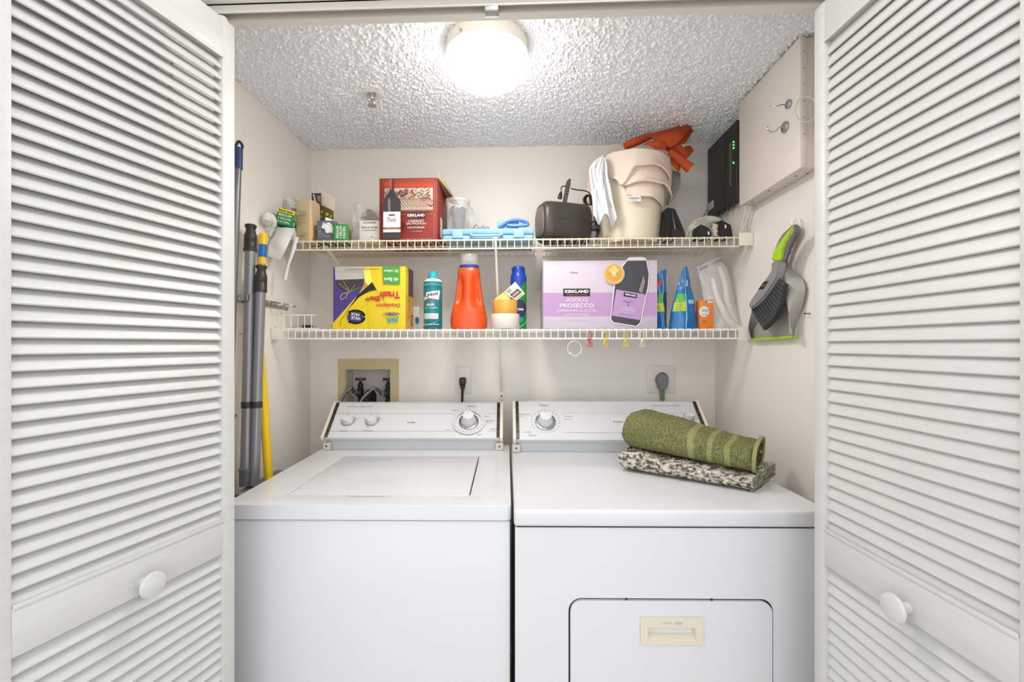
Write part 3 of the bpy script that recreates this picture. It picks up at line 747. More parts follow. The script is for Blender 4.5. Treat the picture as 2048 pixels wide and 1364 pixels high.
# ---- bag refill boxes (green / yellow)
GRN = mat('carton_green', '#1f8a3c', .5, vary=.05); YEL = mat('print_yellow', '#e9d23a', .5)
def bagbox(t, w, d, h, upright):
    """local frame: front edge corner at origin; left face along -x, right face along +y"""
    obj('box', box(NB(), -w, 0, 0, d, 0, h, .001), GRN, t, world=False)
    P1 = Print((-w, 0, 0), (1, 0, 0), (0, 0, 1), w, h)
    if not upright:
        P1.rect(0, 1, .76, 1, YEL); P1.text('Rack Sack', .5, .88, INK, wd=.86, ht=.13, bold=.04)
        P1.text('REGULAR', .5, .62, PW, wd=.78, ht=.15, bold=.03); P1.text('3 GALLON', .48, .40, PW, wd=.74, ht=.15, bold=.03); P1.text('40 BAG REFILL', .48, .18, PW, wd=.78, ht=.12, bold=.03)
    else:
        P1.rect(0, 1, 0, .02, YEL)
        for i, (s, xx) in enumerate((('REGULAR', .28), ('3 GALLON', .50), ('40 BAG REFILL', .74))): P1.text(s, xx, .55, PW, wd=.80, ht=.13*1.1, rot=R(90), bold=.02) if False else P1.text(s, xx, .54, PW, wd=.72*h/w, rot=R(90), ht=.19*w/h, bold=.03)
    P1.done('printed_face', t, world=False)
    P2 = Print((0, 0, 0), (0, 1, 0), (0, 0, 1), d, h)
    if not upright:
        P2.rect(0, 1, .76, 1, YEL); P2.text('Rack Sack', .3, .88, INK, wd=.5, ht=.13, bold=.04); P2.text('REGULAR', .32, .6, PW, wd=.5, ht=.15, bold=.03); P2.text('40', .22, .25, PW, wd=.25, ht=.3, bold=.04)
    else:
        P2.rect(0, .26, 0, 1, YEL); P2.text('Rack Sack', .13, .5, INK, wd=.85*h/d, ht=.16*d/h, rot=R(90), bold=.05)
        P2.rect(.26, 1, .62, .92, YEL); P2.rect(.32, .9, .66, .86, INK); P2.text('REGULAR', .6, .76, PW, wd=.5, ht=.12); P2.text('40', .5, .35, PW, wd=.25, ht=.3, bold=.04)
    P2.done('printed_side', t, world=False)
cpt = onY(696, 475, 1.645)
t = thing('bag_refill_box', 'green and yellow bag refill box on its end beside the tissue box', 'box', (cpt.x, 1.645, ZU), rotz=R(14)); bagbox(t, .052, .10, .064, True)
c0 = onY(583, 454, 1.60)
t = thing('bag_refill_box', 'green bag refill box tilted on a heap of white plastic bags', 'box', c0, rot=(0, R(12), R(14))); bagbox(t, .057, .085, .057, False)
PLAS = mat('white_plastic_film', '#dddcda', .4)
CLR = mat('clear_film', '#f3f2ef', .18, alpha=.38, spec=.8)
# ---- white bags at the left end
def P3(px, py, Y): return onY(px, py, Y)
t = thing('plastic_bag', 'white rolled plastic bag bulging over the left end of the upper shelf', 'bag', onY(560, 470, 1.62))
bm = NB(); cbag = onY(538, 448, 1.60)
sp = spline([onY(*c9(*q), 1.60-.01*i) for i, q in enumerate(((165, 470), (120, 500), (125, 580), (190, 610), (260, 560), (250, 490), (190, 450), (175, 520)))], 6)
tube(bm, sp, lambda u: .012+.004*math.sin(9*u), 10)
sheet(bm, [onY(*c9(190, 450), 1.61), onY(*c9(300, 500), 1.61), onY(*c9(310, 650), 1.62), onY(*c9(170, 660), 1.60)], .001, .010, 30, (0, -.025, 0), seed=2)
sheet(bm, [onY(*c9(150, 640), 1.60), onY(*c9(290, 600), 1.60), onY(*c9(250, 700), 1.61), onY(*c9(220, 700), 1.59)], .001, .006, 40, (0, -.01, 0), seed=4)
obj('film', bm, PLAS, t)
t = thing('plastic_bag', 'thin clear bag behind the rolled white bag at the shelf end', 'bag', onY(520, 470, 1.66))
bm = NB(); sheet(bm, [onY(516, 432, 1.66), onY(548, 436, 1.66), onY(556, 476, 1.64), onY(520, 470, 1.64)], .0006, .012, 30, (0, -.02, 0), seed=8); obj('film', bm, CLR, t)
t = thing('plastic_bag', 'white bag with two pointed handles sticking up behind the tilted green box', 'bag', onY(590, 440, 1.68))
bm = NB(); sheet(bm, [onY(*c9(400, 215), 1.69), onY(*c9(450, 215), 1.69), onY(*c9(560, 350), 1.67), onY(*c9(480, 345), 1.67)], .0008, .006, 40, (0, -.01, 0), seed=1)
sheet(bm, [onY(*c9(515, 175), 1.70), onY(*c9(525, 180), 1.70), onY(*c9(610, 330), 1.68), onY(*c9(560, 350), 1.68)], .0008, .006, 40, (0, -.01, 0), seed=6)
sheet(bm, [onY(*c9(480, 300), 1.68), onY(*c9(610, 290), 1.69), onY(*c9(600, 400), 1.70), onY(*c9(500, 400), 1.70)], .0008, .010, 40, (0, -.01, 0), seed=7)
sheet(bm, [onY(560, 455, 1.64), onY(596, 455, 1.66), onY(596, 480, 1.66), onY(570, 480, 1.64)], .0008, .008, 40, (0, -.01, .01), seed=9)
obj('film', bm, PLAS, t)
t = thing('folded_bag', 'flat folded white bag draped down over the left shelf edge', 'bag', onY(565, 460, 1.60))
bm = NB(); sheet(bm, [onY(*c9(310, 590), 1.602), onY(*c9(525, 600), 1.602), onY(*c9(395, 900), 1.575), onY(*c9(205, 830), 1.575)], .002, .002, 30, (0, -.012, 0), 12, 12)
sheet(bm, [onY(*c9(310, 590), 1.602), onY(*c9(525, 600), 1.602), onY(*c9(545, 600), 1.64), onY(*c9(330, 585), 1.64)], .002, .002, 30)
obj('front_sheet', bm, PLAS, t)
bm = NB(); sheet(bm, [onY(*c9(480, 650), 1.595), onY(*c9(530, 605), 1.603), onY(*c9(400, 905), 1.580), onY(*c9(345, 990), 1.573)], .001, .001, 30, nu=6, nv=12)
sheet(bm, [onY(*c9(205, 830), 1.573), onY(*c9(395, 900), 1.573), onY(*c9(345, 990), 1.570), onY(*c9(190, 945), 1.570)], .001, .001, 30, nu=10, nv=6); obj('folded_edge', bm, PLAS, t)
t = thing('plastic_strip', 'twisted white plastic strip hanging from the left end of the upper shelf', 'bag', onY(590, 470, 1.60))
bm = NB(); L = [c9(500, 680), c9(500, 780), c9(470, 900), c9(425, 1050), c9(370, 1215)]; Rr = [c9(575, 715), c9(550, 790), c9(520, 900), c9(460, 1060), c9(425, 1245)]
Lp = spline([onY(*q, 1.595) for q in L], 5); Rp = spline([onY(*q, 1.590) for q in Rr], 5); nL = len(Lp)-1
grid(bm, lambda u, v: Lp[round(v*nL)].lerp(Rp[round(v*nL)], u) + Vector((0, -.006*math.sin(math.pi*u), 0)), 6, nL, .0008); obj('strip', bm, PLAS, t)
# ---- small white knot-bag box (GoodSense)
Yg = 1.645; x0, x1 = X(719, Yg), X(759.5, Yg); z1 = Z(441, Yg, 740)
t = thing('bag_carton', 'small white printed bag carton between green refill box and wine carton', 'box', ((x0+x1)/2, 1.67, ZU))
carton(t, x0, x1, Yg, 1.74, ZU, z1, mat('carton_white', '#dad5cf', .6))
P = frontprint(x0, x1, Yg, ZU, z1)
P.text('GOODSENSE', .5, .90, INK, wd=.62, ht=.09, bold=.02); P.text('Noeuds faciles', .5, .68, INK, wd=.80, ht=.13, shear=.25); [P.rect(.12+.05*i, .155+.05*i, .515, .545, PDARK) for i in range(15)]
P.line([(.04, .38), (.96, .38)], .0006, PGREY); P.line([(.04, .28), (.45, .28), (.45, .05), (.04, .05)], .0005, PGREY); P.text('94', .62, .2, PDARK, wd=.12, ht=.1); P.text('kg', .8, .15, PDARK, wd=.08, ht=.05); P.done('printed_front', t)
t = thing('round_label_card', 'grey beige rounded card standing behind the small white carton', 'card', (X(745, 1.76), 1.76, ZU))
bm = NB(); pp = [onY(*c1(*q), 1.76) for q in ((1120, 560), (1150, 490), (1210, 448), (1250, 460), (1290, 500), (1320, 550))]; prism(bm, [Vector((pp[0].x, 1.76, ZU))]+pp+[Vector((pp[-1].x, 1.76, ZU))], (0, .003, 0)); obj('card', bm, mat('card_taupe', '#b9ab9c', .6), t)
t = thing('plastic_bag', 'clear crinkled bag rising between green refill box and small white carton', 'bag', (X(720, 1.755), 1.755, ZU))
bm = NB(); sheet(bm, [onY(*c1(1080, 410), 1.755), onY(*c1(1160, 395), 1.755), onY(*c1(1230, 520), 1.745), onY(*c1(1050, 570), 1.745)], .0006, .016, 35, (0, -.01, 0), seed=11)
sheet(bm, [onY(*c1(1050, 540), 1.745), onY(*c1(1200, 540), 1.745), Vector((X(735, 1.745), 1.745, ZU)), Vector((X(706, 1.745), 1.745, ZU))], .0006, .010, 35, seed=12); obj('film', bm, CLR, t)
# ---- blue tool case
Yc = 1.635; x0, x1 = X(885, Yc), X(1067, Yc); z1 = Z(457, Yc, 970)
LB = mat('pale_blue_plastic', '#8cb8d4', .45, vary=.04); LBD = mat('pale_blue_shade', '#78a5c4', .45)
t = thing('tool_case', 'pale blue plastic case lying flat on the upper shelf beside wine carton', 'case', ((x0+x1)/2, 1.75, ZU))
zm = ZU + (z1-ZU)*.45
box_ = obj('case_base', box(NB(), x0, x1, Yc, 1.87, ZU, zm, .006, 3), LB, t)
bm = NB(); box(bm, x0-.001, x1+.001, Yc-.002, 1.87, zm+.001, z1, .006, 3); lid_ = obj('case_lid', bm, LB, t)
for a in (905, 1027):
    bm = NB(); xa, xb = X(a, Yc), X(a+21, Yc); box(bm, xa, xb, Yc-.008, Yc, ZU+.006, z1-.008, .0025); obj('latch', bm, LB, t)
bm = NB(); xa, xb = X(942, Yc), X(1004, Yc); tube(bm, spline([(xa, Yc-.003, zm+.004), (xa+.012, Yc-.012, zm-.005), (xb-.012, Yc-.012, zm-.005), (xb, Yc-.003, zm+.004)], 5), .005, 8); obj('carry_handle', bm, LB, t)
for q in (.008, .016, .024):
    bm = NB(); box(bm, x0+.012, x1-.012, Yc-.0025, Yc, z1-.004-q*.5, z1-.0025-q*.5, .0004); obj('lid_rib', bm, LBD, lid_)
# blue handled grip on the case
Yh = 1.70
BLU = mat('cobalt_plastic', '#3f7fd0', .35)
c_ = onY(1025, 456, Yh)
t = thing('grip_tool', 'blue looped grip tool lying on top of the pale blue case', 'tool', (c_.x, Yh, z1))
bm = NB(); pts = spline([onY(*c2(*q), Yh-.02) for q in ((755, 640), (800, 610), (860, 575), (960, 565), (1040, 590), (1045, 615), (980, 620), (900, 622), (840, 612))], 5); tube(bm, pts, .0062, 8)
obj('loop', bm, BLU, t)
bm = NB(); a = onY(*c2(745, 575), Yh); b = onY(*c2(850, 570), Yh); box(bm, a.x, onY(*c2(960, 600), Yh).x, Yh-.012, Yh+.05, z1-.001, a.z, .006, 3); obj('body', bm, LB, t)
t = thing('metal_clasp', 'small grey and silver clasp lying on the case left of the blue handle', 'tool', (X(963, 1.66), 1.67, z1))
bm = NB(); a = X(946, 1.66); b = X(980, 1.66); prism(bm, [(a, 1.655, z1), (b, 1.655, z1), (b-.002, 1.655, z1+.012), (a+.02, 1.655, z1+.009)], (0, .02, 0), r=.001); obj('grey_base', bm, mat('slate_plastic', '#6f7d90', .4), t)
bm = NB(); tube(bm, spline([(a+.004, 1.665, z1+.006), (a+.006, 1.665, z1+.018), (a+.014, 1.668, z1+.020), (a+.018, 1.668, z1+.010)], 5), .003, 8); tube(bm, spline([(a+.030, 1.665, z1+.012), (a+.038, 1.668, z1+.019), (a+.048, 1.668, z1+.012)], 5), .002, 8); obj('metal_loop', bm, CHROME, t)
# ---- clear jar on/behind the case, and the clear curved lid leaning on it
x0j, x1j = X(893, 1.75), X(938, 1.75)
t = thing('storage_jar', 'clear plastic jar with grey contents standing behind the pale blue case', 'jar', ((x0j+x1j)/2, 1.75, z1))
JARM = mat('clear_jar_plastic', '#e2e2df', .15, alpha=.30, spec=.9)
jx = (x0j+x1j)/2; jr_ = (x1j-x0j)/2; jt = Z(402, 1.75, 915)
bm = NB(); lathe(bm, [(jr_*.86, 0), (jr_*.92, .004), (jr_, jt-z1-.012), (jr_*1.10, jt-z1-.010), (jr_*1.12, jt-z1), (jr_*1.05, jt-z1+.001), (jr_*.95, jt-z1-.010)], 32, Matrix.Translation((jx, 1.75, z1)), cap=False); lathe(bm, [(0, 0), (jr_*.86, 0)], 32, Matrix.Translation((jx, 1.75, z1+.001)), cap=False); obj('jar_wall', bm, JARM, t)
bm = NB(); 
for i in range(9):
    a = i*.7; cyl(bm, (jx+.016*math.cos(a*2.1), 1.75+.02*math.sin(a*1.7), z1+.004), (jx+.026*math.cos(a), 1.75+.026*math.sin(a), jt-.03+.006*math.sin(a*5)), .0075, 8)
obj('contents', bm, mat('dusty_grey', '#5c6064', .6, vary=.6, vscale=60), t)
t = thing('jar_lid', 'clear curved plastic lid leaning on the jar above the blue case', 'lid', (X(950, 1.79), 1.79, z1))
bm = NB(); pa = spline([onY(*c2(*q), 1.80) for q in ((250, 370), (330, 335), (420, 370), (480, 440), (545, 560), (520, 600))], 5); pb = [p + Vector((.0, -.03, -.012)) for p in pa]; n_ = len(pa)-1
grid(bm, lambda u, v: pa[round(u*n_)].lerp(pb[round(u*n_)], v), n_, 3, .0015); prism(bm, [onY(*c2(*q), 1.80) for q in ((250, 372), (330, 338), (420, 373), (480, 443), (543, 560), (470, 600), (440, 560), (440, 470), (360, 400))], (0, .0015, 0)); obj('lid_shell', bm, JARM, t)
# ---- dark grey charger/speaker body
DG = mat('gunmetal_plastic', '#403b38', .38, .1, bump=.04, bscale=500); DG2 = mat('gunmetal_lower', '#35322f', .42)
xL, xR = X(1072, 1.66), X(1184, 1.70); zt = Z(401, 1.68, 1125); cxm = (xL+xR)/2; hh = (zt-ZU)/2; dp = .062
t = thing('portable_speaker', 'dark grey rounded appliance lying sideways on the upper shelf by the towels', 'appliance', (cxm, 1.72, ZU), rotz=R(19))
bm = NB(); Lx = (xR-xL)*.90
def sup(a, k, e=.66):
    c, s = math.cos(a), math.sin(a); return (k*dp*math.copysign(abs(c)**e, c), hh+k*hh*math.copysign(abs(s)**e, s))
rings = []; prof = [(-.5, .80), (-.49, .86), (-.44, .955), (-.36, .985), (-.345, .99), (-.343, .975), (-.338, .99), (0, 1), (.40, .985), (.47, .93), (.5, .82)]
n = 48
for xx, k in prof: rings.append([bm.verts.new((xx*Lx, *sup(2*math.pi*i/n, k))) for i in range(n)])
for a, b in zip(rings, rings[1:]):
    for i in range(n): bm.faces.new((a[i], a[(i+1) % n], b[(i+1) % n], b[i]))
bm.faces.new(list(reversed(rings[0]))); bm.faces.new(rings[-1]); bmesh.ops.recalc_face_normals(bm, faces=list(bm.faces)); bmesh.ops.translate(bm, verts=list(bm.verts), vec=(0, 0, .0))
obj('body', bm, DG, t, world=False)
bm = NB(); v = [bm.verts.new((-.5*Lx-.001, *sup(2*math.pi*i/n, .72))) for i in range(n)]; w2 = [bm.verts.new((-.5*Lx-.004, *sup(2*math.pi*i/n, .66))) for i in range(n)]
for i in range(n): bm.faces.new((v[i], v[(i+1) % n], w2[(i+1) % n], w2[i]))
bm.faces.new(w2); bmesh.ops.recalc_face_normals(bm, faces=list(bm.faces)); obj('end_cap', bm, mat('bronze_cap', '#7d7068', .4, .3), t, world=False)
bm = NB(); box(bm, -.33*Lx, .42*Lx, -dp*1.004, -dp*.96, hh*1.02, hh*1.05); obj('seam', bm, DG2, t, world=False)
bm = NB(); box(bm, -.42*Lx, .44*Lx, -dp*.85, dp*.85, .0, .006, .002); obj('base_foot', bm, DG2, t, world=False)
t = thing('flat_remote', 'thin dark bar standing upright on top of the grey rounded appliance', 'remote', onY(1131, 404, 1.70))
q = [onY(*c2(*p), 1.70) for p in ((1410, 380), (1450, 165), (1480, 138), (1496, 140), (1490, 200), (1452, 384))]; bm = NB(); prism(bm, q, (0, .03, 0), r=.0008); obj('bar', bm, mat('brown_black_plastic', '#3b3430', .4), t)
t = thing('appliance_cord', 'black cord with a plug draped over the grey rounded appliance', 'cord', onY(1125, 400, 1.72))
bm = NB(); a = onY(*c2(1378, 345), 1.71); lathe(bm, [(.008, 0), (.0085, .004), (.007, .016), (.004, .024), (.003, .028)], 12, axisM(a, onY(*c2(1400, 245), 1.71)-a)); obj('plug', bm, BLACK, t)
bm = NB(); tube(bm, spline([onY(*c2(*p), Y_) for p, Y_ in (((1392, 260), 1.71), ((1400, 225), 1.71), ((1435, 215), 1.72), ((1450, 225), 1.74))], 6), .0022, 8)
tube(bm, spline([onY(*c2(*p), Y_) for p, Y_ in (((1495, 240), 1.73), ((1560, 255), 1.73), ((1640, 265), 1.74), ((1690, 300), 1.75), ((1720, 420), 1.76), ((1740, 560), 1.75), ((1760, 700), 1.73))], 6), .0024, 8)
for k in range(4): tube(bm, spline([onY(*c2(x_+k*9, y_), 1.72+.006*k) for x_, y_ in ((1650, 310), (1620, 350), (1640, 400), (1690, 400), (1680, 320), (1650, 305))], 6), .0022, 6)
for k in range(4): tube(bm, spline([onY(*c2(x_-k*7, y_), 1.65+.005*k) for x_, y_ in ((1700, 600), (1760, 580), (1790, 660), (1770, 740))], 6), .0022, 6)
obj('cable', bm, BLACK, t)
bm = NB(); a = onY(1188, 455, 1.65); box(bm, a.x-.010, a.x+.020, 1.640, 1.672, a.z-.009, a.z+.008, .004); obj('cable_tie', bm, BLACK, t)
# ---- waste bin
bx, by = X(1262, 1.75), 1.755; r0 = .104; r1 = .126; bh = .312
BIN = mat('cream_bin_plastic', '#e2d6c0', .42, sub=.1)
t = thing('waste_bin', 'cream plastic waste bin full of cloths on the upper shelf', 'bin', (bx, by, ZU))
bm = NB(); lathe(bm, [(0, .004), (r0*.97, .004), (r0, .001), (r0+.001, .006), (r1-.003, bh-.012), (r1+.003, bh-.010), (r1+.004, bh), (r1-.002, bh+.001), (r1-.006, bh-.012), (r0-.004, .010), (0, .008)], 56, Matrix.Translation((bx, by, ZU)), cap=False); obj('bin_body', bm, BIN, t)
def drum(a, z, off=0):
    """point on the bin's wall at angle a (deg, 0 = facing the room), height z above shelf"""
    r = r0 + (r1-r0)*z/bh + .006 + off; q = R(a - 90); return Vector((bx + r*math.cos(q), by + r*math.sin(q), ZU+z))
TERRY = mat('cream_terry', '#e8d5c6', .9, bump=.9, bscale=260); 
t = thing('bath_towel', 'cream terry towel folded over the front rim of the waste bin', 'towel', (bx, by-.12, ZU+.2))
def ease(cs, u):
    for (a, za), (b, zb) in zip(cs, cs[1:]):
        if u <= b:
            q = (u-a)/(b-a); q = q*q*(3-2*q); return za + (zb-za)*q
    return cs[-1][1]
def flap(bm, a0, a1, zt_, cs, off, th=.006, curl=.028, seed=0):
    def fn(u, v):
        a = a0 + (a1-a0)*u; zb = ease(cs, u); z = zt_ + (zb-zt_)*v
        o = off + .003*math.sin(6*u+seed) + curl*(v**5)*math.sin(math.pi*min(1, u*1.02))
        if a > 60: o += .0004*(a-60)
        p = drum(a, min(z, bh), o)
        if z > bh:
            e = min(1, (z-bh)/.05); p = drum(a, bh, o - .06*e) + Vector((0, 0, .016*math.sin(e*math.pi*.6)))
        p += Vector((0, 0, 1))*noise(p, 25, seed)*.002 + Vector((0, -1, 0))*noise(p, 30, seed+2)*.002
        return p
    grid(bm, fn, 44, 34, -th)
bm = NB(); flap(bm, -50, 88, bh+.05, ((0, .235), (.10, .215), (.17, .188), (.32, .250), (.50, .254), (.80, .228), (1, .222)), .006, seed=1); obj('top_layer', bm, TERRY, t)
bm = NB(); flap(bm, -24, 88, bh-.030, ((0, .186), (.2, .198), (.5, .192), (.8, .168), (1, .158)), .010, seed=2); obj('middle_layer', bm, TERRY, t)
bm = NB(); flap(bm, -20, 56, bh-.090, ((0, .158), (.2, .150), (.5, .148), (.8, .132), (1, .126)), .006, curl=.008, seed=4); obj('lower_layer', bm, TERRY, t)
a_ = drum(-17, .150, .016); bm = NB(); box(bm, a_.x, a_.x+.044, a_.y-.001, a_.y, a_.z-.022, a_.z, M=None); tl = obj('care_label', bm, PW, t, label='white woven care label')
Pt = frontprint(a_.x, a_.x+.044, a_.y-.001, a_.z-.022, a_.z); Pt.line([(.12, .55), (.85, .55)], .0025, mat('print_navy', '#39415c', .6)); Pt.line([(.35, .25), (.65, .25)], .0012, PGREY); Pt.done('lettering', tl)
# white cloth with grey lines on the left
WCL = mat('white_cotton', '#dcdbde', .85, bump=.3, bscale=300); GL = mat('grey_line_print', '#5c5e66', .85)
t = thing('kitchen_cloth', 'white cloth with thin grey lines hanging over left side of bin', 'cloth', onY(1205, 320, 1.66))
LT = spline([onY(*c3(*q), 1.66) for q in ((240, 432), (170, 480), (125, 560), (130, 650), (145, 780), (155, 900), (160, 1000))], 5)
RT = spline([onY(*c3(*q), 1.615) for q in ((262, 428), (290, 490), (300, 600), (325, 700), (345, 820), (370, 930), (388, 1015))], 5); nk = len(LT)-1
bm = NB()
def cl(u, v):
    i = round(v*nk); p = LT[i].lerp(RT[i], u); f = .016*v*math.sin(u*11+1.2) + .010*math.sin(u*5)
    p = p + Vector((0, -f - .01, .02*v**4*math.sin(u*11+2.5)))
    return p
grid(bm, cl, 40, nk, .0015); obj('cloth', bm, WCL, t)
bm = NB()
for (u0, v0, u1, v1) in ((.55, .02, .5, .38), (.75, .30, .45, .72), (.2, .1, .35, .5), (.62, .45, .9, .75), (.25, .6, .45, .95), (.1, .3, .12, .6), (.8, .1, .86, .4), (.35, .05, .28, .3)):
    pts = []
    for k in range(9):
        q = k/8; uu = u0+(u1-u0)*q; vv = v0+(v1-v0)*q; i = vv*nk; i0 = int(i); fr = i-i0
        pts.append(cl(uu, i0/nk).lerp(cl(uu, min(1, (i0+1)/nk)), fr) + Vector((0, -.0016, 0)))
    tube(bm, pts, .0011, 4)
obj('woven_line', bm, GL, t, label='thin grey printed lines')
# rust cloth: folded sheets
RUST = mat('rust_cotton', '#bb4a1a', .85, bump=.35, bscale=260, vary=.12, vscale=18)
t = thing('rust_cloth', 'crumpled rust orange cloth napkin piled on top of the bin', 'cloth', onY(1320, 300, 1.75))
def T3(x, y, Y): return onY(*c3(x, y), Y)
bm = NB()
sheet(bm, [T3(660, 235, 1.74), T3(1105, 90, 1.80), T3(940, 300, 1.69), T3(860, 345, 1.68)], .0025, .004, 20, (0, -.018, .004), 20, 20, 1)
sheet(bm, [T3(1105, 90, 1.80), T3(1108, 150, 1.82), T3(1000, 300, 1.76), T3(860, 345, 1.69)], .0025, .004, 20, (0, .01, 0), 20, 20, 2)
obj('top_fold', bm, RUST, t)
bm = NB(); pts = spline([T3(*q) for q in ((455, 330, 1.72), (560, 285, 1.73), (700, 235, 1.75), (800, 260, 1.76))], 5); tube(bm, pts, lambda u: .012+.004*math.sin(5*u), 14)
sheet(bm, [T3(620, 325, 1.70), T3(720, 265, 1.72), T3(850, 320, 1.70), T3(800, 365, 1.69)], .0025, .008, 25, (0, -.02, 0), 16, 16, 3); obj('rolled_hem', bm, RUST, t)
bm = NB(); sheet(bm, [T3(800, 340, 1.72), T3(920, 300, 1.72), T3(1080, 370, 1.74), T3(990, 470, 1.72)], .0025, .010, 22, (0, -.014, .006), 18, 18, 4)
sheet(bm, [T3(1000, 330, 1.76), T3(1040, 320, 1.77), T3(1082, 375, 1.75), T3(1010, 440, 1.73)], .0025, .005, 22, (0, -.01, 0), 12, 12, 12); obj('side_fold', bm, RUST, t)
bm = NB(); pts = spline([T3(*q) for q in ((860, 375, 1.70), (940, 440, 1.70), (1010, 500, 1.70), (1050, 530, 1.70))], 5); tube(bm, pts, lambda u: .012+.007*u, 14)
sheet(bm, [T3(850, 350, 1.73), T3(960, 430, 1.73), T3(930, 580, 1.72), T3(885, 500, 1.72)], .0025, .006, 25, (0, -.015, 0), 16, 16, 6); obj('twisted_corner', bm, RUST, t)
t = thing('mesh_bag', 'grey striped translucent bag hanging behind the right side of the bin', 'bag', onY(1350, 350, 1.80))
bm = NB(); sheet(bm, [T3(870, 540, 1.78), T3(960, 580, 1.79), T3(930, 720, 1.79), T3(820, 870, 1.80)], .001, .004, 20, (.01, -.02, 0), 16, 16, 3); obj('film', bm, mat('grey_film', '#c4bfb6', .4, alpha=.8), t)
bm = NB()
for k in range(5): tube(bm, spline([T3(888+k*16, 545+k*7, 1.755), T3(895+k*15, 640+k*8, 1.752), T3(868+k*12, 760+k*4, 1.765), T3(830+k*4, 860+k*2, 1.785)], 6), .0009, 4)
obj('stripe', bm, GL, t)
# pink cloth hint behind left cloth
t = thing('pink_cloth', 'pale pink cloth showing behind the striped white cloth', 'cloth', onY(1172, 420, 1.80))
bm = NB(); sheet(bm, [onY(1176, 360, 1.80), onY(1200, 350, 1.80), onY(1200, 440, 1.80), onY(1160, 420, 1.80)], .002, .006, 25, (0, -.01, 0), seed=3); obj('cloth', bm, mat('pink_cotton', '#e3c8bd', .9), t)
# ---- handset base
t = thing('phone_base', 'black angled phone dock leaning beside the bin', 'phone dock', onY(1345, 473, 1.68))
bm = NB(); a = [T3(*q, 1.66) for q in ((795, 1150), (835, 885), (880, 890), (920, 1150))]; 
for p in a:
    if p.z < ZU+.02: p.z = ZU
prism(bm, a, (0, .06, 0), r=.002); obj('dock', bm, BLACKG, t)
bm = NB(); a = [T3(*q) for q in ((878, 895, 1.655), (905, 900, 1.74), (1000, 1130, 1.74), (930, 1150, 1.655))]; prism(bm, a, (.004, .004, .002), r=.001); obj('screen_panel', bm, mat('grey_black', '#3d3a38', .3), t)
bm = NB(); a = [T3(*q, 1.655) for q in ((880, 1060), (930, 1090), (1000, 1130), (1005, 1150), (880, 1150))]
for p in a:
    if p.z < ZU+.005: p.z = ZU
prism(bm, a, (0, .05, 0), r=.001); obj('foot', bm, BLACK, t)
# ---- power adapters and cable coil
for i, (lab, pts, st) in enumerate((('black power adapter with a small sticker, left of the cable bundle', ((1115, 1155), (1115, 1060), (1150, 1038), (1225, 1075), (1245, 1110), (1245, 1155)), (1212, 1120)),
                      ('taller black power adapter leaning right of the cable bundle', ((1312, 1155), (1310, 1010), (1335, 998), (1420, 1045), (1440, 1155)), (1365, 1060)))):
    t = thing('power_adapter', lab, 'adapter', onY(*c3(pts[0][0]+50, 1155), 1.66), group='power adapters on the upper shelf')
    bm = NB(); a = [T3(*q, 1.645) for q in pts]; a[0].z = ZU; a[-1].z = ZU; prism(bm, a, (0, .05, 0), r=.002); obj('case', bm, BLACK, t)
    p = T3(*st, 1.645); bm = NB(); box(bm, p.x-.002, p.x+.004, 1.6440, 1.6446, p.z-.006, p.z+.006); obj('sticker', bm, PW, t)
WC = mat('white_cable', '#dcd5ca', .45)
t = thing('cable_bundle', 'coiled bundle of white cables arching between the black adapters', 'cable', T3(1150, 1150, 1.72))
bm = NB(); 
for k in range(7):
    o_ = k*9; tube(bm, spline([T3(1015+o_*1.2, 1150, 1.70+.01*(k % 3)), T3(1040+o_, 1060+o_*.6, 1.70), T3(1120+o_, 995+o_*.8, 1.70+.008*(k % 2)), T3(1220+o_*.5, 968+o_*.8, 1.71), T3(1310, 985+o_*.5, 1.72), T3(1325+o_*.3, 1010+o_, 1.74)], 6), .0024, 6)
obj('loop', bm, WC, t)
bm = NB(); 
for k in range(8):
    y_ = 1040+k*14; tube(bm, spline([T3(1255, y_, 1.66), T3(1280+8*math.sin(k*2), y_+6, 1.648), T3(1310, y_-3+5*math.cos(k), 1.665)], 4), .003, 6)
obj('twist_tie', bm, mat('cotton_cord', '#d8cbb8', .8), t)
t = thing('loose_cable', 'pair of white cables hanging below the wall box to the shelf', 'cable', T3(1545, 870, 1.72))
bm = NB()
for (a, b, c) in ((1555, 1540, 1500), (1605, 1575, 1512)): tube(bm, spline([onX(*c3(a, 865), .79), onX(*c3(b, 960), .79), onX(*c3(c, 1120), .78)], 6), .003, 8)
obj('cable', bm, WC, t)
t = thing('thin_black_cable', 'thin dark cable running down from the router', 'cable', T3(1180, 960, 1.85))
bm = NB(); tube(bm, spline([onY(*c3(1200, 900), 1.87), onY(*c3(1195, 930), 1.87), onY(*c3(1165, 970), 1.86), onY(*c3(1155, 1000), 1.85)], 6), .0012, 6); tube(bm, spline([onY(*c3(1262, 1030), 1.66), onY(*c3(1230, 1070), 1.67)], 4), .0015, 6); obj('cable', bm, BLACK, t)
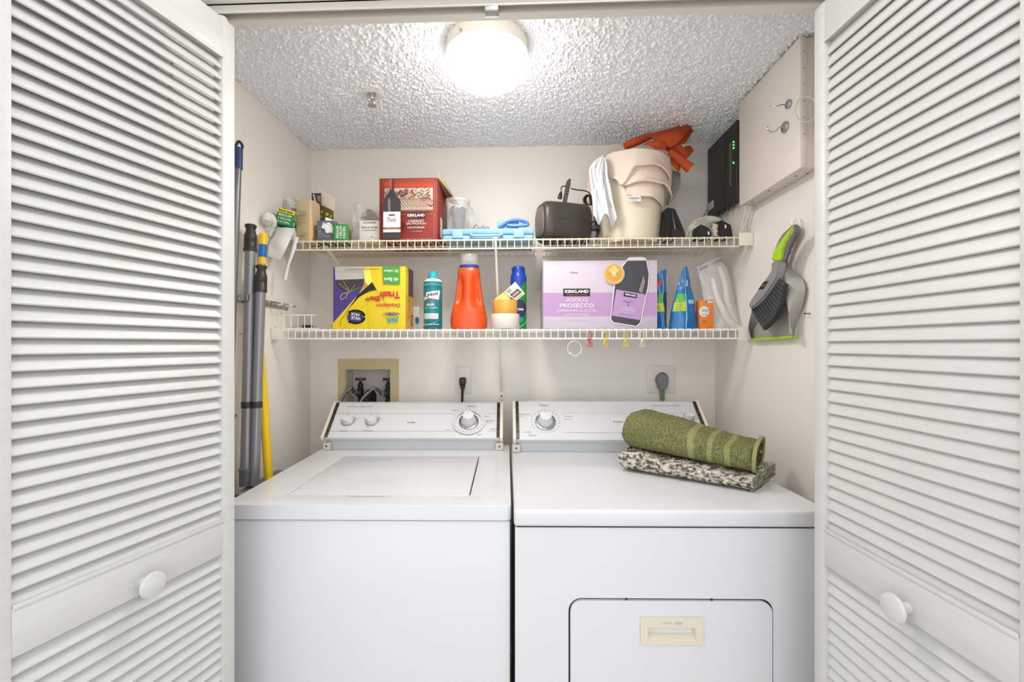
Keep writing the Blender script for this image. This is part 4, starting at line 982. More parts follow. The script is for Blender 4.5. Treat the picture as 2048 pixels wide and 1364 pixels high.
# dark small things lying deep on the shelf, seen through the wires
# ---- router
t = thing('router', 'black wireless router with green lights mounted high on the right wall', 'router', (XR, 1.78, 1.95))
ra, rb = onX(1414.8, 295, .772), onX(1473.5, 243, .772)
bm = NB(); yA, yB_ = ra.y, rb.y; zt_, zb_ = 2.105, 1.822
box(bm, .772, .800, yB_, min(yA, 1.905), zb_, zt_, .004, 3); obj('case', bm, mat('router_black', '#2b2928', .5, bump=.1, bscale=900), t)
bm = NB(); box(bm, .798, XR, yB_+.02, yA-.03, zb_+.03, zt_-.03); obj('wall_mount', bm, BLACK, t)
bm = NB(); yg = yB_ + (yA-yB_)*.36; box(bm, .7712, .7722, yg-.001, yg+.001, zb_+.004, zt_-.004); obj('groove', bm, BLACKG, t)
SL_ = mat('router_slot', '#b5b0a9', .5)
yl = yB_ + (yA-yB_)*.19
for i in range(12):
    bm = NB(); zz = zt_-.070-i*.0125; prism(bm, [(.7718, yl-.009, zz+.003), (.7718, yl+.009, zz-.0015), (.7718, yl+.009, zz+.0005), (.7718, yl-.009, zz+.005)], (-.0006, 0, 0)); obj('vent_mark', bm, SL_, t)
LED = mat('green_led', '#3cff46', .3, emit='#2dff3a', estr=14)
for zz in (zt_-.070, zt_-.081, zt_-.092, zt_-.145):
    bm = NB(); lathe(bm, [(.0024, 0), (.002, .0015), (0, .002)], 12, axisM((.7715, yB_+(yA-yB_)*.09, zz), (-1, 0, 0))); obj('status_light', bm, LED, t)
bm = NB(); lathe(bm, [(.003, 0), (.003, .001), (0, .0012)], 12, axisM((.772, yl-.004, zb_+.065), (-1, 0, 0))); obj('button', bm, SL_, t)
bm = NB(); box(bm, .7712, .772, yA-.060, yA-.012, zb_+.028, zb_+.058); st_ = obj('sticker', bm, PW, t)
Pr = Print((.7712, yA-.012, zb_+.028), (0, -1, 0), (0, 0, 1), .048, .03)
for i in range(4): Pr.line([(.1, .8-.2*i), (.85-.1*(i % 2), .8-.2*i)], .0014, PDARK)
Pr.done('printed_lines', st_)
bm = NB()
for k in range(4):
    b2 = NB(); cyl(b2, (.780, yB_+.04+.045*k, zb_+.003), (.780, yB_+.045+.045*k, zb_-.016), .006, 8); obj('cable_plug', b2, BLACK, t)
bm.free()
# ---- wall cabinet (metal service box)
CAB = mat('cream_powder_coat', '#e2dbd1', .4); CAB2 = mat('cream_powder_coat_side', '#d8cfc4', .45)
bx0, by0, by1, bz0, bz1 = .755, 1.258, 1.597, 1.780, 2.131
t = thing('wall_cabinet', 'cream metal service box on the right wall with two hooks on its door', 'cabinet', (XR, 1.43, bz0))
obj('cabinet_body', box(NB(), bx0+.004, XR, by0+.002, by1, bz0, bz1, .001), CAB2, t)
bm = NB(); box(bm, bx0, bx0+.004, by0-.001, by1+.001, bz0-.001, bz1+.002, .001); obj('cabinet_door', bm, CAB, t)
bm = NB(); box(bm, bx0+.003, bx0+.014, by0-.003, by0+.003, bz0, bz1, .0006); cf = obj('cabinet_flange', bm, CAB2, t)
for i in range(6):
    bm = NB(); zz = bz1-.04-i*.0445; lathe(bm, [(.0016, 0), (.0012, .0008)], 10, axisM((bx0+.009, by0-.003, zz), (0, -1, 0))); obj('screw_hole', bm, BRONZE, cf)
for (yy, xx) in ((1.32, .78), (1.44, .77), (1.55, .775), (1.30, .80)):
    bm = NB(); lathe(bm, [(.003, 0), (.002, .001)], 8, axisM((xx, yy, bz0-.0005), (0, 0, -1))); obj('knockout', bm, GAP, t)
for i, (px, py, hp, lab) in enumerate(((1571, 254, ((0, 0), (-22, 3), (-38, -8)), 'round magnetic hook, lower of the two on the service box'), (1578, 208, ((0, 0), (-10, 1), (-20, 0)), 'round magnetic hook, upper of the two on the service box'))):
    p = onX(px, py, bx0-.002); t = thing('magnetic_hook', lab, 'hook', (bx0, p.y, p.z), group='magnetic hooks on the service box')
    bm = NB(); r_ = .0155 if i == 0 else .0125; lathe(bm, [(r_, 0), (r_, .005), (r_*.9, .007), (r_*.5, .008), (0, .009)], 28, axisM((bx0-.0005, p.y, p.z), (-1, 0, 0))); obj('magnet', bm, STEEL, t)
    bm = NB(); b0_ = Vector((bx0-.009, p.y, p.z))
    if i == 0: path = [b0_, b0_+Vector((-.010, 0, 0)), b0_+Vector((-.016, .006, -.008)), b0_+Vector((-.026, .012, -.008)), b0_+Vector((-.034, .016, .002)), b0_+Vector((-.034, .016, .010)), b0_+Vector((-.029, .012, .014))]
    else: path = [b0_, b0_+Vector((-.012, .004, 0)), b0_+Vector((-.026, .010, -.001)), b0_+Vector((-.034, .014, .001)), b0_+Vector((-.035, .016, .004))]
    tube(bm, spline(path, 6), .0018, 8); obj('hook', bm, CHROME, t)
t = thing('cable_ring', 'looped white cable beside the service box near the right door', 'cable', (.79, 1.24, 1.94))
bm = NB(); cc = onY(1612, 219, 1.238); 
tube(bm, [Vector((cc.x, 1.238, cc.z)) + Vector((.029*math.cos(a), .0, .034*math.sin(a))) for a in [2*math.pi*i/40 for i in range(40)]], .0026, 8, closed=True); obj('loop', bm, WC, t)
bm = NB(); tube(bm, spline([(cc.x+.029, 1.238, cc.z), (XR-.002, 1.236, cc.z-.02), (XR-.003, 1.23, cc.z-.08)], 6), .0026, 8); box(bm, XR-.008, XR, 1.226, 1.234, cc.z-.06, cc.z-.045, .001); obj('cable_tail', bm, WC, t)
# ================================================================== lower shelf things
# ---- trash bag box
Yb = 1.650; x0, x1 = X(666.5, Yb), X(811.5, Yb); z1 = Z(533, Yb, 740)
YB_ = mat('carton_yellow', '#e0c414', .45); PUR = mat('print_violet', '#4b3a84', .5); OR = mat('carton_orange_yellow', '#e8a92a', .45)
t = thing('trash_bag_box', 'yellow and purple trash bag box standing upside down on the lower shelf', 'box', ((x0+x1)/2, 1.71, ZLo))
bm = NB(); box(bm, x0, x1, Yb, 1.765, ZLo, z1, .0015)
o = obj('box', bm, YB_, t)
P = frontprint(x0, x1, Yb, ZLo, z1); fx = lambda x: (x-885)/870; fz = lambda y: 1-(y-262)/713
def q4(*p): return [(fx(a), fz(b)) for a, b in p]
G1 = mat('print_silver_grey', '#b9b4ae', .5); G2 = mat('print_charcoal', '#3b3833', .5); GR = mat('print_green', '#4d9a38', .5); RD = mat('print_red', '#c63a2a', .5); NV = mat('print_dark_navy', '#33305e', .5)
P.poly(q4((885, 262), (1255, 262), (1260, 560), (1130, 650), (885, 905)), PUR)
P.poly(q4((905, 262), (1250, 262), (1262, 400), (1090, 412), (912, 412)), G1); P.line(q4((920, 320), (1255, 325)), .0012, PGREY)
P.poly(q4((915, 415), (1090, 408), (1262, 405), (1240, 470), (1180, 540), (1080, 560), (980, 530), (930, 470)), G2)
for a in ((950, 450, 1080, 550), (1010, 430, 1085, 548), (1150, 470, 1090, 545), (1200, 500, 1100, 550), (1060, 500, 1085, 550)): P.line(q4(a[:2], a[2:]), .0012, G1)
P.line(q4((1085, 555), (1000, 570), (972, 610), (985, 640), (1040, 610), (1060, 570)), .0020, mat('print_gold', '#d3c07a', .5))
P.poly(q4((885, 905), (1180, 590), (1300, 560), (1300, 975), (885, 975)), YB_)
P.poly(q4((1250, 300), (1330, 290), (1355, 440), (1310, 480), (1270, 440)), mat('print_pale_yellow', '#f3e564', .5))
P.poly(q4((1180, 600), (1275, 440), (1300, 500), (1210, 580)), mat('print_tan_orange', '#c98a4a', .5))
P.poly(q4((1355, 440), (1410, 530), (1330, 540), (1200, 610), (1080, 740), (1180, 590), (1310, 480)), INK)
P.line(q4((1410, 530), (1480, 630), (1555, 745)), .0014, mat('print_olive_shadow', '#7b6a1e', .6)); P.line(q4((1180, 600), (1080, 740), (975, 885), (975, 940)), .0014, INK)
P.line(q4((1330, 645), (1200, 760), (1020, 965)), .0010, mat('print_mustard', '#c9ad1e', .6))
P.poly(q4((1480, 262), (1690, 262), (1690, 470), (1490, 462)), GR)
P.text('30 gallon', fx(1585), fz(312), PW, wd=.20, ht=.055, rot=R(180), bold=.03); P.text('40 Bags', fx(1585), fz(405), PW, wd=.20, ht=.075, rot=R(180), bold=.03)
P.text('Trash', fx(1572), fz(588), RD, wd=.27, ht=.115, rot=R(180), bold=.04); P.text('Bag', fx(1362), fz(625), RD, wd=.20, ht=.11, rot=R(184), bold=.04)
P.text('Drawstring', fx(1545), fz(700), RD, wd=.33, ht=.075, rot=R(180), bold=.03)
P.ell(fx(1588), fz(804), .115, .022, NV, 20); P.text('WORLD WIDE', fx(1588), fz(804), PW, wd=.2, ht=.022, rot=R(180))
P.text('J&R', fx(1600), fz(868), mat('print_teal', '#2f9aa0', .5), wd=.18, ht=.10, rot=R(180), bold=.03)
st = []; 
for i in range(44): a = 2*math.pi*i/44; k = 1 if i % 2 else .70; st.append((fx(1160)+.14*k*math.cos(a), fz(835)+.115*k*math.sin(a)))
P.poly(st, NV); P.text('VALUE', fx(1165), fz(852), PW, wd=.13, ht=.05, rot=R(172), bold=.03); P.text('PACK', fx(1155), fz(808), PW, wd=.12, ht=.045, rot=R(172), bold=.03)
[P.rect(fx(1040+i*18), fx(1050+i*18), fz(304), fz(293), PDARK) for i in range(23)]; P.done('printed_front', t)
Ps = Print((x1, Yb, ZLo), (0, 1, 0), (0, 0, 1), .115, z1-ZLo); Ps.rect(0, 1, 0, .55, OR); Ps.rect(.35, 1, .55, 1, mat('print_plum', '#5a3f52', .5)); Ps.text('Trash Bag', .45, .38, INK, wd=.8, ht=.10, rot=R(90)); Ps.rect(.7, .95, .08, .24, INK); Ps.rect(.75, .90, .10, .22, YB_); Ps.done('printed_side', t)
# ---- teal aerosol can
def can(name, label, cat, cx, cy, z0, r, h, body, parts, wrapfn=None, group=None):
    t = thing(name, label, cat, (cx, cy, z0), group=group)
    bm = NB(); lathe(bm, [(r*.96, 0), (r, .003), (r, h*.80), (r*.985, h*.815)], 48, Matrix.Translation((cx, cy, z0)), cap=False); lathe(bm, [(0, .003), (r*.96, 0)], 48, Matrix.Translation((cx, cy, z0)), cap=False)
    obj('can_body', bm, body, t); return t
def wrapper(cx, cy, z0, r, h, span):
    def f(x, z, e):
        e += .0004; a = R(-90) + (x-.5)*span; return Vector((cx+(r+e)*math.cos(a), cy+(r+e)*math.sin(a), z0+z*h))
    return f
TEAL = mat('teal_lacquer', '#126d76', .3, col2='#18838a', vscale=12); TEALD = mat('teal_dark', '#0d5d66', .35); TEALL = mat('teal_light', '#5fc3c4', .4); AQ = mat('aqua_cap', '#28a9b8', .35)
Yl = 1.665; cx = X(866, Yl); r = (X(884.5, Yl)-X(848, Yl))/2; h = Z(543.5, Yl, 866)-ZLo
t = can('air_freshener_can', 'teal aerosol can with white script label, right of the yellow box', 'spray can', cx, Yl, ZLo, r, h, TEAL, None)
Mt = Matrix.Translation((cx, Yl, ZLo))
bm = NB(); lathe(bm, [(r*.985, h*.800), (r*.98, h*.822), (r*.9, h*.845), (r*.66, h*.868), (r*.55, h*.872)], 40, Mt, cap=False); obj('shoulder', bm, PW, t, label='white shoulder band')
bm = NB(); lathe(bm, [(r*.53, h*.862), (r*.50, h*.96), (r*.46, h*.99), (r*.38, h), (0, h)], 40, Mt, cap=False); obj('spray_cap', bm, AQ, t, label='aqua spray cap')
P = Print((0, 0, 0), (1, 0, 0), (0, 0, 1), r*math.pi, h, wrap=wrapper(cx, Yl, ZLo, r, h, math.pi))
P.poly([(.14, .475), (.30, .62), (.80, .665), (.82, .64), (.76, .50), (.40, .53)], PW); P.text('Lysol', .49, .585, NV, wd=.46, ht=.085, shear=.25, rot=R(8), bold=.03)
P.line([(.12, .455), (.40, .505), (.76, .49)], .003, mat('print_crimson', '#c0324a', .5))
P.text('AIR', .47, .415, PW, wd=.30, ht=.042, bold=.02); P.text('SANITIZER', .47, .36, PW, wd=.50, ht=.018)
P.rect(.22, .74, .17, .265, PW)
for i in range(4): P.line([(.26, .245-.02*i), (.70-.06*(i % 2), .245-.02*i)], .0007, PDARK)
for i in range(5): P.line([(.05+.05*i, .02+.01*i), (.45+.05*i, .05+.02*i), (.75+.04*i, .13+.035*i)], .0016, TEALL if i % 2 else TEALD)
for i in range(2): P.rect(.1, .9, .745+.02*i, .752+.02*i, TEALL)
P.line([(.25, .08), (.75, .08)], .0022, PW); P.done('printed_label', t)
# ---- orange detergent jug (rear side with a centre grip)
Yj = 1.68; OG = mat('orange_hdpe', '#dc4d14', .35, sub=.05)
jcx = X(938, Yj); s_ = (X(975, Yj)-X(902, Yj))/73
t = thing('detergent_jug', 'orange detergent jug with clear cap and moulded grip on lower shelf', 'bottle', (jcx, Yj, ZLo))
# half widths (px) by height py
prof = [(656, 34), (653, 36), (640, 36.5), (634, 36), (620, 33), (600, 29), (580, 26), (560, 23), (550, 22), (545, 22.5), (540, 21.5), (535, 19.5)]
zs = [Z(p, Yj-.03, 938) for p, w in prof]; zs[0] = ZLo
bm = NB(); rings = []; n = 56
def jw(z):
    for i in range(len(zs)-1):
        if z <= zs[i+1]: f = (z-zs[i])/(zs[i+1]-zs[i]); return prof[i][1]+(prof[i+1][1]-prof[i][1])*f
    return prof[-1][1]
NZ = 40
for k in range(NZ+1):
    z = ZLo + (zs[-1]-ZLo)*k/NZ; w = jw(z)*s_; d = min(w*.92, .058); ring = []
    zz = (z-ZLo)/(zs[-1]-ZLo)
    for i in range(n):
        a = 2*math.pi*i/n; c, s = math.cos(a), math.sin(a)
        px_ = w*math.copysign(abs(c)**.75, c); py_ = d*math.copysign(abs(s)**.75, s)
        # finger hollows either side of the centre grip, on the face towards the room
        if s < 0:
            u = px_/w
            g = math.exp(-((abs(u)-.62)/.28)**2) * math.exp(-(((zz-.60)/.24))**4)
            py_ += g*d*.62
            px_ *= 1 - .10*g
        ring.append(bm.verts.new((jcx+px_, Yj+py_, z)))
    rings.append(ring)
for a, b in zip(rings, rings[1:]):
    for i in range(n): bm.faces.new((a[i], a[(i+1) % n], b[(i+1) % n], b[i]))
bm.faces.new(list(reversed(rings[0]))); bm.faces.new(rings[-1]); obj('jug_body', bm, OG, t, ang=60)
ztop = zs[-1]; Mt = Matrix.Translation((jcx+.001, Yj, ztop))
bm = NB(); lathe(bm, [(18*s_, -.001), (19.4*s_, .001), (19.4*s_, .010), (18.2*s_, .012), (9*s_, .013), (0, .013)], 40, Mt, cap=False); obj('pour_collar', bm, mat('royal_blue_plastic', '#2c3f8f', .35), t, label='royal blue pouring collar')
bm = NB(); prism(bm, [(jcx-.010, Yj-.006, ztop+.012), (jcx+.012, Yj-.006, ztop+.012), (jcx+.013, Yj-.006, ztop+.032), (jcx+.007, Yj-.006, ztop+.026), (jcx-.004, Yj-.006, ztop+.026), (jcx-.010, Yj-.006, ztop+.032)], (0, .014, 0), r=.001); obj('pour_spout', bm, mat('royal_blue_plastic', '#2c3f8f', .35), t)
bm = NB(); lathe(bm, [(18.8*s_, .011), (18.6*s_, .046), (17*s_, .052), (0, .053), (0, .051), (16.5*s_, .050), (18*s_, .044), (18.2*s_, .012)], 40, Mt, cap=False); obj('measuring_cap', bm, mat('smoky_clear_cap', '#dedbd6', .12, alpha=.30, spec=.9), t, label='clear measuring cap')
Pq = Print((jcx+.030, Yj-.02, ZLo+.03), (.2, .95, 0), (0, 0, 1), .03, .12); 
# ---- tape rolls
Yr = 1.66; rc = X(1010.5, Yr); rw = (X(1039, Yr)-X(982, Yr))/2; zr1 = Z(628.6, Yr, 1010)
t = thing('tape_roll', 'wide white tape roll lying flat under the yellow tape roll', 'tape', (rc, Yr, ZLo))
bm = NB(); hh_ = zr1-ZLo; lathe(bm, [(rw*.55, 0), (rw*.985, 0), (rw, .001), (rw, hh_-.001), (rw*.985, hh_), (rw*.55, hh_), (rw*.55, 0)], 48, Matrix.Translation((rc, Yr, ZLo)), cap=False); obj('roll', bm, mat('white_tape', '#d8cec4', .4), t)
bm = NB(); lathe(bm, [(rw*.50, 0), (rw*.55, 0), (rw*.55, hh_), (rw*.50, hh_), (rw*.50, 0)], 40, Matrix.Translation((rc, Yr, ZLo)), cap=False); obj('core', bm, mat('kraft_core', '#b89a6c', .8), t)
ry = (X(1035.5, Yr)-X(985.7, Yr))/2; zr2 = Z(600.7, Yr, 1010); rcy = rc-.0005
YT = mat('amber_tape', '#d9a548', .3, vary=.08, vscale=20, sub=.1)
t = thing('tape_roll', 'amber tape roll standing on the white tape roll', 'tape', (rc, Yr, zr1))
bm = NB(); h2 = zr2-zr1; lathe(bm, [(ry*.6, 0), (ry*.985, 0), (ry, .001), (ry, h2-.001), (ry*.985, h2), (ry*.6, h2), (ry*.6, 0)], 48, Matrix.Translation((rcy, Yr, zr1)), cap=False); obj('roll', bm, YT, t)
bm = NB(); lathe(bm, [(ry*.54, 0), (ry*.6, 0), (ry*.6, h2), (ry*.54, h2), (ry*.54, 0)], 40, Matrix.Translation((rcy, Yr, zr1)), cap=False); obj('core', bm, mat('kraft_core', '#b89a6c', .8), t)
t = thing('small_tape_roll', 'small pale yellow roll tilted on top with a printed black label', 'tape', (rc, Yr, zr2))
q = [onY(*c5(*p), Yr-.02) for p in ((1150, 758), (1165, 725), (1290, 635), (1340, 690), (1385, 758))]; bm = NB(); prism(bm, q, (0, .04, 0), r=.001); obj('roll', bm, mat('pale_amber_tape', '#e9c47c', .4), t)
q = [onY(*c5(*p), Yr-.023) for p in ((1290, 632), (1435, 500), (1568, 665), (1455, 755), (1340, 690))]; bm = NB(); prism(bm, q, (0, .003, 0)); lab = obj('label_card', bm, mat('card_ivory', '#ded3c0', .6), t)
o0 = onY(*c5(1290, 632), Yr-.0232); ux = onY(*c5(1435, 500), Yr-.0232)-o0; uz_ = Vector((-ux.z, 0, ux.x))
Pk = Print(onY(*c5(1455, 757), Yr-.0232), (onY(*c5(1568, 665), Yr-.0232)-onY(*c5(1455, 757), Yr-.0232)), (onY(*c5(1290, 632), Yr-.0232)-onY(*c5(1455, 757), Yr-.0232)), (onY(*c5(1568, 665), 1.64)-onY(*c5(1455, 757), 1.64)).length, (onY(*c5(1290, 632), 1.64)-onY(*c5(1455, 757), 1.64)).length)
Pk.rect(.05, .95, .22, .60, INK); Pk.rect(.12, .85, .30, .48, mat('print_rose', '#b98a7a', .6)); Pk.rect(.2, .8, .53, .57, PGREY); Pk.rect(.1, .9, .06, .12, PGREY); Pk.rect(.08, .5, .70, .95, mat('print_sage', '#9aa08a', .7)); Pk.done('printed_label', lab)
# ---- green and blue spray can
Yv = 1.735; vx = X(1037, Yv); vr = (X(1053, Yv)-X(1021, Yv))/2; vh = Z(534, Yv, 1037)-ZLo
BLU2 = mat('deep_blue_lacquer', '#1c47b0', .3); GRN2 = mat('vivid_green_lacquer', '#1f9a34', .3, vary=.06)
t = can('spray_can', 'blue and green spray can behind the tape rolls', 'spray can', vx, Yv, ZLo, vr, vh, GRN2, None)
Mt = Matrix.Translation((vx, Yv, ZLo))
bm = NB(); lathe(bm, [(vr*1.0, vh*.80), (vr*.99, vh*.86), (vr*.86, vh*.885), (vr*.84, vh*.90)], 40, Mt, cap=False); obj('blue_shoulder', bm, BLU2, t)
bm = NB(); lathe(bm, [(vr*.84, vh*.88), (vr*.82, vh*.97), (vr*.70, vh), (0, vh*1.005)], 32, Mt, cap=False); prism(bm, [(vx-vr*.95, Yv-.006, ZLo+vh*.985), (vx-vr*.4, Yv-.006, ZLo+vh), (vx-vr*.4, Yv-.006, ZLo+vh*.94), (vx-vr*.86, Yv-.006, ZLo+vh*.95)], (0, .012, 0), r=.001); obj('spray_cap', bm, BLU2, t)
P = Print((0, 0, 0), (1, 0, 0), (0, 0, 1), vr*math.pi, vh, wrap=wrapper(vx, Yv, ZLo, vr, vh, math.pi))
P.poly([(.0, .62), (.55, .63), (.72, .74), (1, .79), (1, .80), (0, .80)], BLU2); P.ell(.55, .33, .30, .14, NV, 24); P.text('AIR WICK', .5, .36, PW, wd=.5, ht=.05, shear=.2) if False else P.rect(.30, .70, .30, .33, PW)
P.ell(.6, .16, .10, .04, AQ, 16)
for i in range(6): P.line([(.3+.04*i, .01), (.6+.05*i, .04+.02*i), (.85+.03*i, .12+.03*i)], .0014, mat('print_mint', '#a6cf9a', .4))
P.done('printed_label', t)
# ---- prosecco carton
Yp = 1.645; x0, x1 = X(1086.5, Yp), X(1314.5, Yp); z1 = Z(521, Yp, 1200)
LIL = mat('carton_pale_lilac', '#c9bcca', .5, vary=.02); LI2 = mat('print_lilac', '#b48fbb', .5)
t = thing('prosecco_carton', 'pale lilac sparkling wine carton with a printed bottle on lower shelf', 'box', ((x0+x1)/2, 1.74, ZLo))
carton(t, x0, x1, Yp, 1.86, ZLo, z1, LIL)
P = frontprint(x0, x1, Yp, ZLo, z1); fx = lambda x: (x-95)/1295; fz = lambda y: 1-(y-170)/780
P.rect(0, 1, fz(808), fz(537), LI2); P.text('Home', fx(450), fz(305), INK, wd=.065, ht=.03, shear=.5)
P.rect(fx(323), fx(630), fz(578), fz(490), INK); P.text('KIRKLAND', fx(478), fz(522), PW, wd=.21, ht=.045, bold=.05); P.text('Signature', fx(478), fz(562), mat('print_scarlet', '#d8402c', .6), wd=.18, ht=.028, shear=.5)
SV = mat('print_lilac_white', '#e4dde4', .5); SG = mat('print_lilac_grey', '#b59cb8', .5)
P.text('ASOLO', fx(481), fz(618), SV, wd=.19, ht=.055); P.text('PROSECCO', fx(481), fz(683), SV, wd=.30, ht=.06, bold=.015)
P.text('SUPERIORE D.O.C.G.', fx(475), fz(742), SV, wd=.35, ht=.035); P.text('PRODUCT OF ITALY', fx(475), fz(790), SV, wd=.22, ht=.025); P.text('12-750 ML BOTTLES', fx(475), fz(855), SG, wd=.17, ht=.016)
P.line([(fx(1285), 0), (fx(1285), 1)], .0006, SG)
def q6(*p): return [(fx(a), fz(b)) for a, b in p]
P.poly(q6((1035, 172), (1270, 172), (1302, 330), (1292, 470), (1200, 895), (1155, 930), (885, 885), (858, 845), (900, 450), (990, 235)), PW)
P.poly(q6((1050, 176), (1262, 176), (1292, 330), (1280, 470), (1190, 885), (1150, 918), (895, 875), (868, 840), (912, 450), (1002, 240)), mat('print_slate_black', '#3b3b40', .4))
P.poly(q6((1235, 340), (1250, 420), (1215, 550), (1180, 520)), mat('print_warm_grey', '#8d8082', .4))
P.poly(q6((925, 503), (1262, 563), (1190, 852), (878, 800)), LI2); 
tl_ = -R(8)*1.3
P.poly(q6((1012, 535), (1162, 562), (1155, 604), (1005, 580)), INK); P.text('KIRKLAND', fx(1086), fz(568), PW, wd=.095, ht=.025, rot=tl_, bold=.05)
for a in range(7): P.line(q6((985+a*22, 625+a*3), (1060, 655), (1055+a, 690)), .0008, mat('print_plum_ink', '#6a4a6e', .5))
P.text('ASOLO', fx(1062), fz(712), PW, wd=.07, ht=.022, rot=tl_); P.text('PROSECCO', fx(1055), fz(738), PW, wd=.12, ht=.03, rot=tl_); P.text('SUPERIORE D.O.C.G.', fx(1045), fz(766), PW, wd=.13, ht=.014, rot=tl_); P.text('PRODUCT OF ITALY', fx(1038), fz(795), mat('print_plum_ink', '#6a4a6e', .5), wd=.13, ht=.012, rot=tl_)
GO = mat('print_gold_medal', '#c9973f', .35, .4); GO2 = mat('print_gold_light', '#e2bf70', .35, .4)
P.ell(fx(897), fz(327), .092, .092*P.w/P.h, PW, 40); P.ell(fx(897), fz(327), .088, .088*P.w/P.h, GO, 40); P.ell(fx(897), fz(327), .078, .078*P.w/P.h, GO2, 40, r0=.93); P.poly(q6((897, 230), (960, 290), (897, 327), (830, 290)), GO2); P.text('92', fx(897), fz(330), PW, wd=.035, ht=.06, bold=.03)
P.done('printed_front', t)
bm = NB(); xa, xb = x0+fx(1035)*(x1-x0), x0+fx(1270)*(x1-x0)
prism(bm, [(xa, Yp-.0005, z1-.004), (xb, Yp-.0005, z1-.004), (xb-.002, Yp-.0005, z1+.006), (xb-.012, Yp-.0005, z1+.011), (xa+.014, Yp-.0005, z1+.011), (xa+.003, Yp-.0005, z1+.004)], (0, .0022, 0)); obj('bottle_top_tab', bm, PW, t, label='white card tab above the printed bottle')
# ---- powder pouches
def pouch(name, label, px0, px1, apex, Y, m, stuff, cat='bag', group=None, depth=.05, slope=0):
    x0, x1 = X(px0, Y), X(px1, Y); ap = onY(*apex, Y); t = thing(name, label, cat, ((x0+x1)/2, Y, ZLo), group=group)
    bm = NB(); H = ap.z-ZLo
    def side(sg):
        def fn(u, v):
            if slope: topx = x0+(x1-x0)*u
            else: topx = ap.x + (x1-x0)*.06*(u-.5)*2
            vv = v; xx = (x0+(x1-x0)*u)*(1-vv**1.3) + topx*vv**1.3; zz = ZLo + (H + (slope*(u-.5)))*vv
            bulge = depth*.5*(math.sin(math.pi*u)**.6)*(1-vv**1.6)
            p = Vector((xx, Y+.03 + sg*bulge, zz)); p += Vector((noise(p, 30), sg*noise(p, 28, 3)*(1 if 0 < u < 1 else 0), 0))*.005*(1 if v > 0 else 0)
            return p
        return fn
    f = side(-1); grid(bm, f, 22, 26, 0); g = side(1); grid(bm, lambda u, v: g(1-u, v), 22, 26, 0)
    bmesh.ops.remove_doubles(bm, verts=list(bm.verts), dist=.0006); obj('pouch', bm, m, t)
    bp = bmesh.new(); mats = []
    for (u0, u1, v0, v1, mm) in stuff:
        if mm not in mats: mats.append(mm)
        k = len(bp.faces); grid(bp, lambda u, v: f(u0+(u1-u0)*u, v0+(v1-v0)*v)+Vector((0, -.0008-.0001*len(mats), 0)), 10, 6, 0)
        bp.faces.ensure_lookup_table()
        for ff in bp.faces[k:]: ff.material_index = mats.index(mm)
    obj('printed_panel', bp, mats, t); return t, f
BLP = mat('pouch_blue', '#1872b4', .28, coat=.3, vary=.15, vscale=14); NVY = mat('pouch_navy', '#1b2c55', .3); YG = mat('print_lime', '#b8cf3a', .4); LG = mat('print_bright_green', '#4fb040', .4)
g_ = 'blue pouches on the lower shelf'
pouch('detergent_pouch', 'blue green pouch squeezed between lilac carton and second blue pouch', 1314, 1338, (1330, 540), 1.67, BLP,
      [(.1, .6, .35, .62, LG), (.1, .6, .30, .45, YG), (.62, .97, .05, .62, NVY), (.1, .5, .76, .86, mat('print_red_orange', '#c8472c', .4)), (.58, .62, .02, .95, mat('print_pale_edge', '#b9d2e2', .4))], slope=.02, group=g_)
t, f = pouch('detergent_pouch', 'tall peaked blue pouch with centre seam standing left of orange box', 1342, 1403, (1376, 530), 1.665, BLP,
      [(.03, .48, .28, .43, YG), (.05, .48, .43, .56, LG), (.50, .53, .01, .97, mat('print_pale_edge', '#b9d2e2', .4)), (.58, .68, .68, .78, PW), (.62, .9, .40, .46, mat('print_sky', '#9cc7e6', .4))], group=g_)
bm = NB()
for i in range(11):
    v = .12+.075*i
    if .38 < v < .48: continue
    p0, p1 = f(.60, v), f(.85-.02*i, v); tube(bm, [p0+Vector((0, -.002, 0)), f(.70, v)+Vector((0, -.0022, 0)), p1+Vector((0, -.002, 0))], .0006, 4)
for i in range(5): 
    v = .30+.03*i; tube(bm, [f(.10, v)+Vector((0, -.0025, 0)), f(.2, v)+Vector((0, -.0028, 0)), f(.34-.03*(i % 2), v)+Vector((0, -.0028, 0))], .0007, 4)
obj('fine_print', bm, PDARK, t)
# ---- orange soda box
Yo = 1.675; x0, x1 = X(1400, Yo), X(1427, Yo); z1 = Z(600, Yo, 1412)
t = thing('baking_soda_box', 'small orange baking soda box behind the peaked blue pouch', 'box', ((x0+x1)/2, Yo+.02, ZLo))
carton(t, x0, x1, Yo, Yo+.04, ZLo, z1, mat('carton_orange', '#e88330', .5)); P = frontprint(x0, x1, Yo, ZLo, z1)
P.ell(.30, .60, .42, .22, mat('print_orange_red', '#d9552a', .5), 28); P.ell(.30, .60, .38, .20, PW, 28); P.text('king', .38, .64, INK, wd=.42, ht=.13); P.text('soda', .36, .50, mat('print_orange_red', '#d9552a', .5), wd=.4, ht=.08)
P.rect(.34, .92, .90, .96, PW); P.rect(.38, .50, .905, .955, INK); P.line([(.15, .27), (.45, .27)], .0014, INK); P.line([(.15, .21), (.4, .21)], .0014, INK); P.done('printed_front', t)
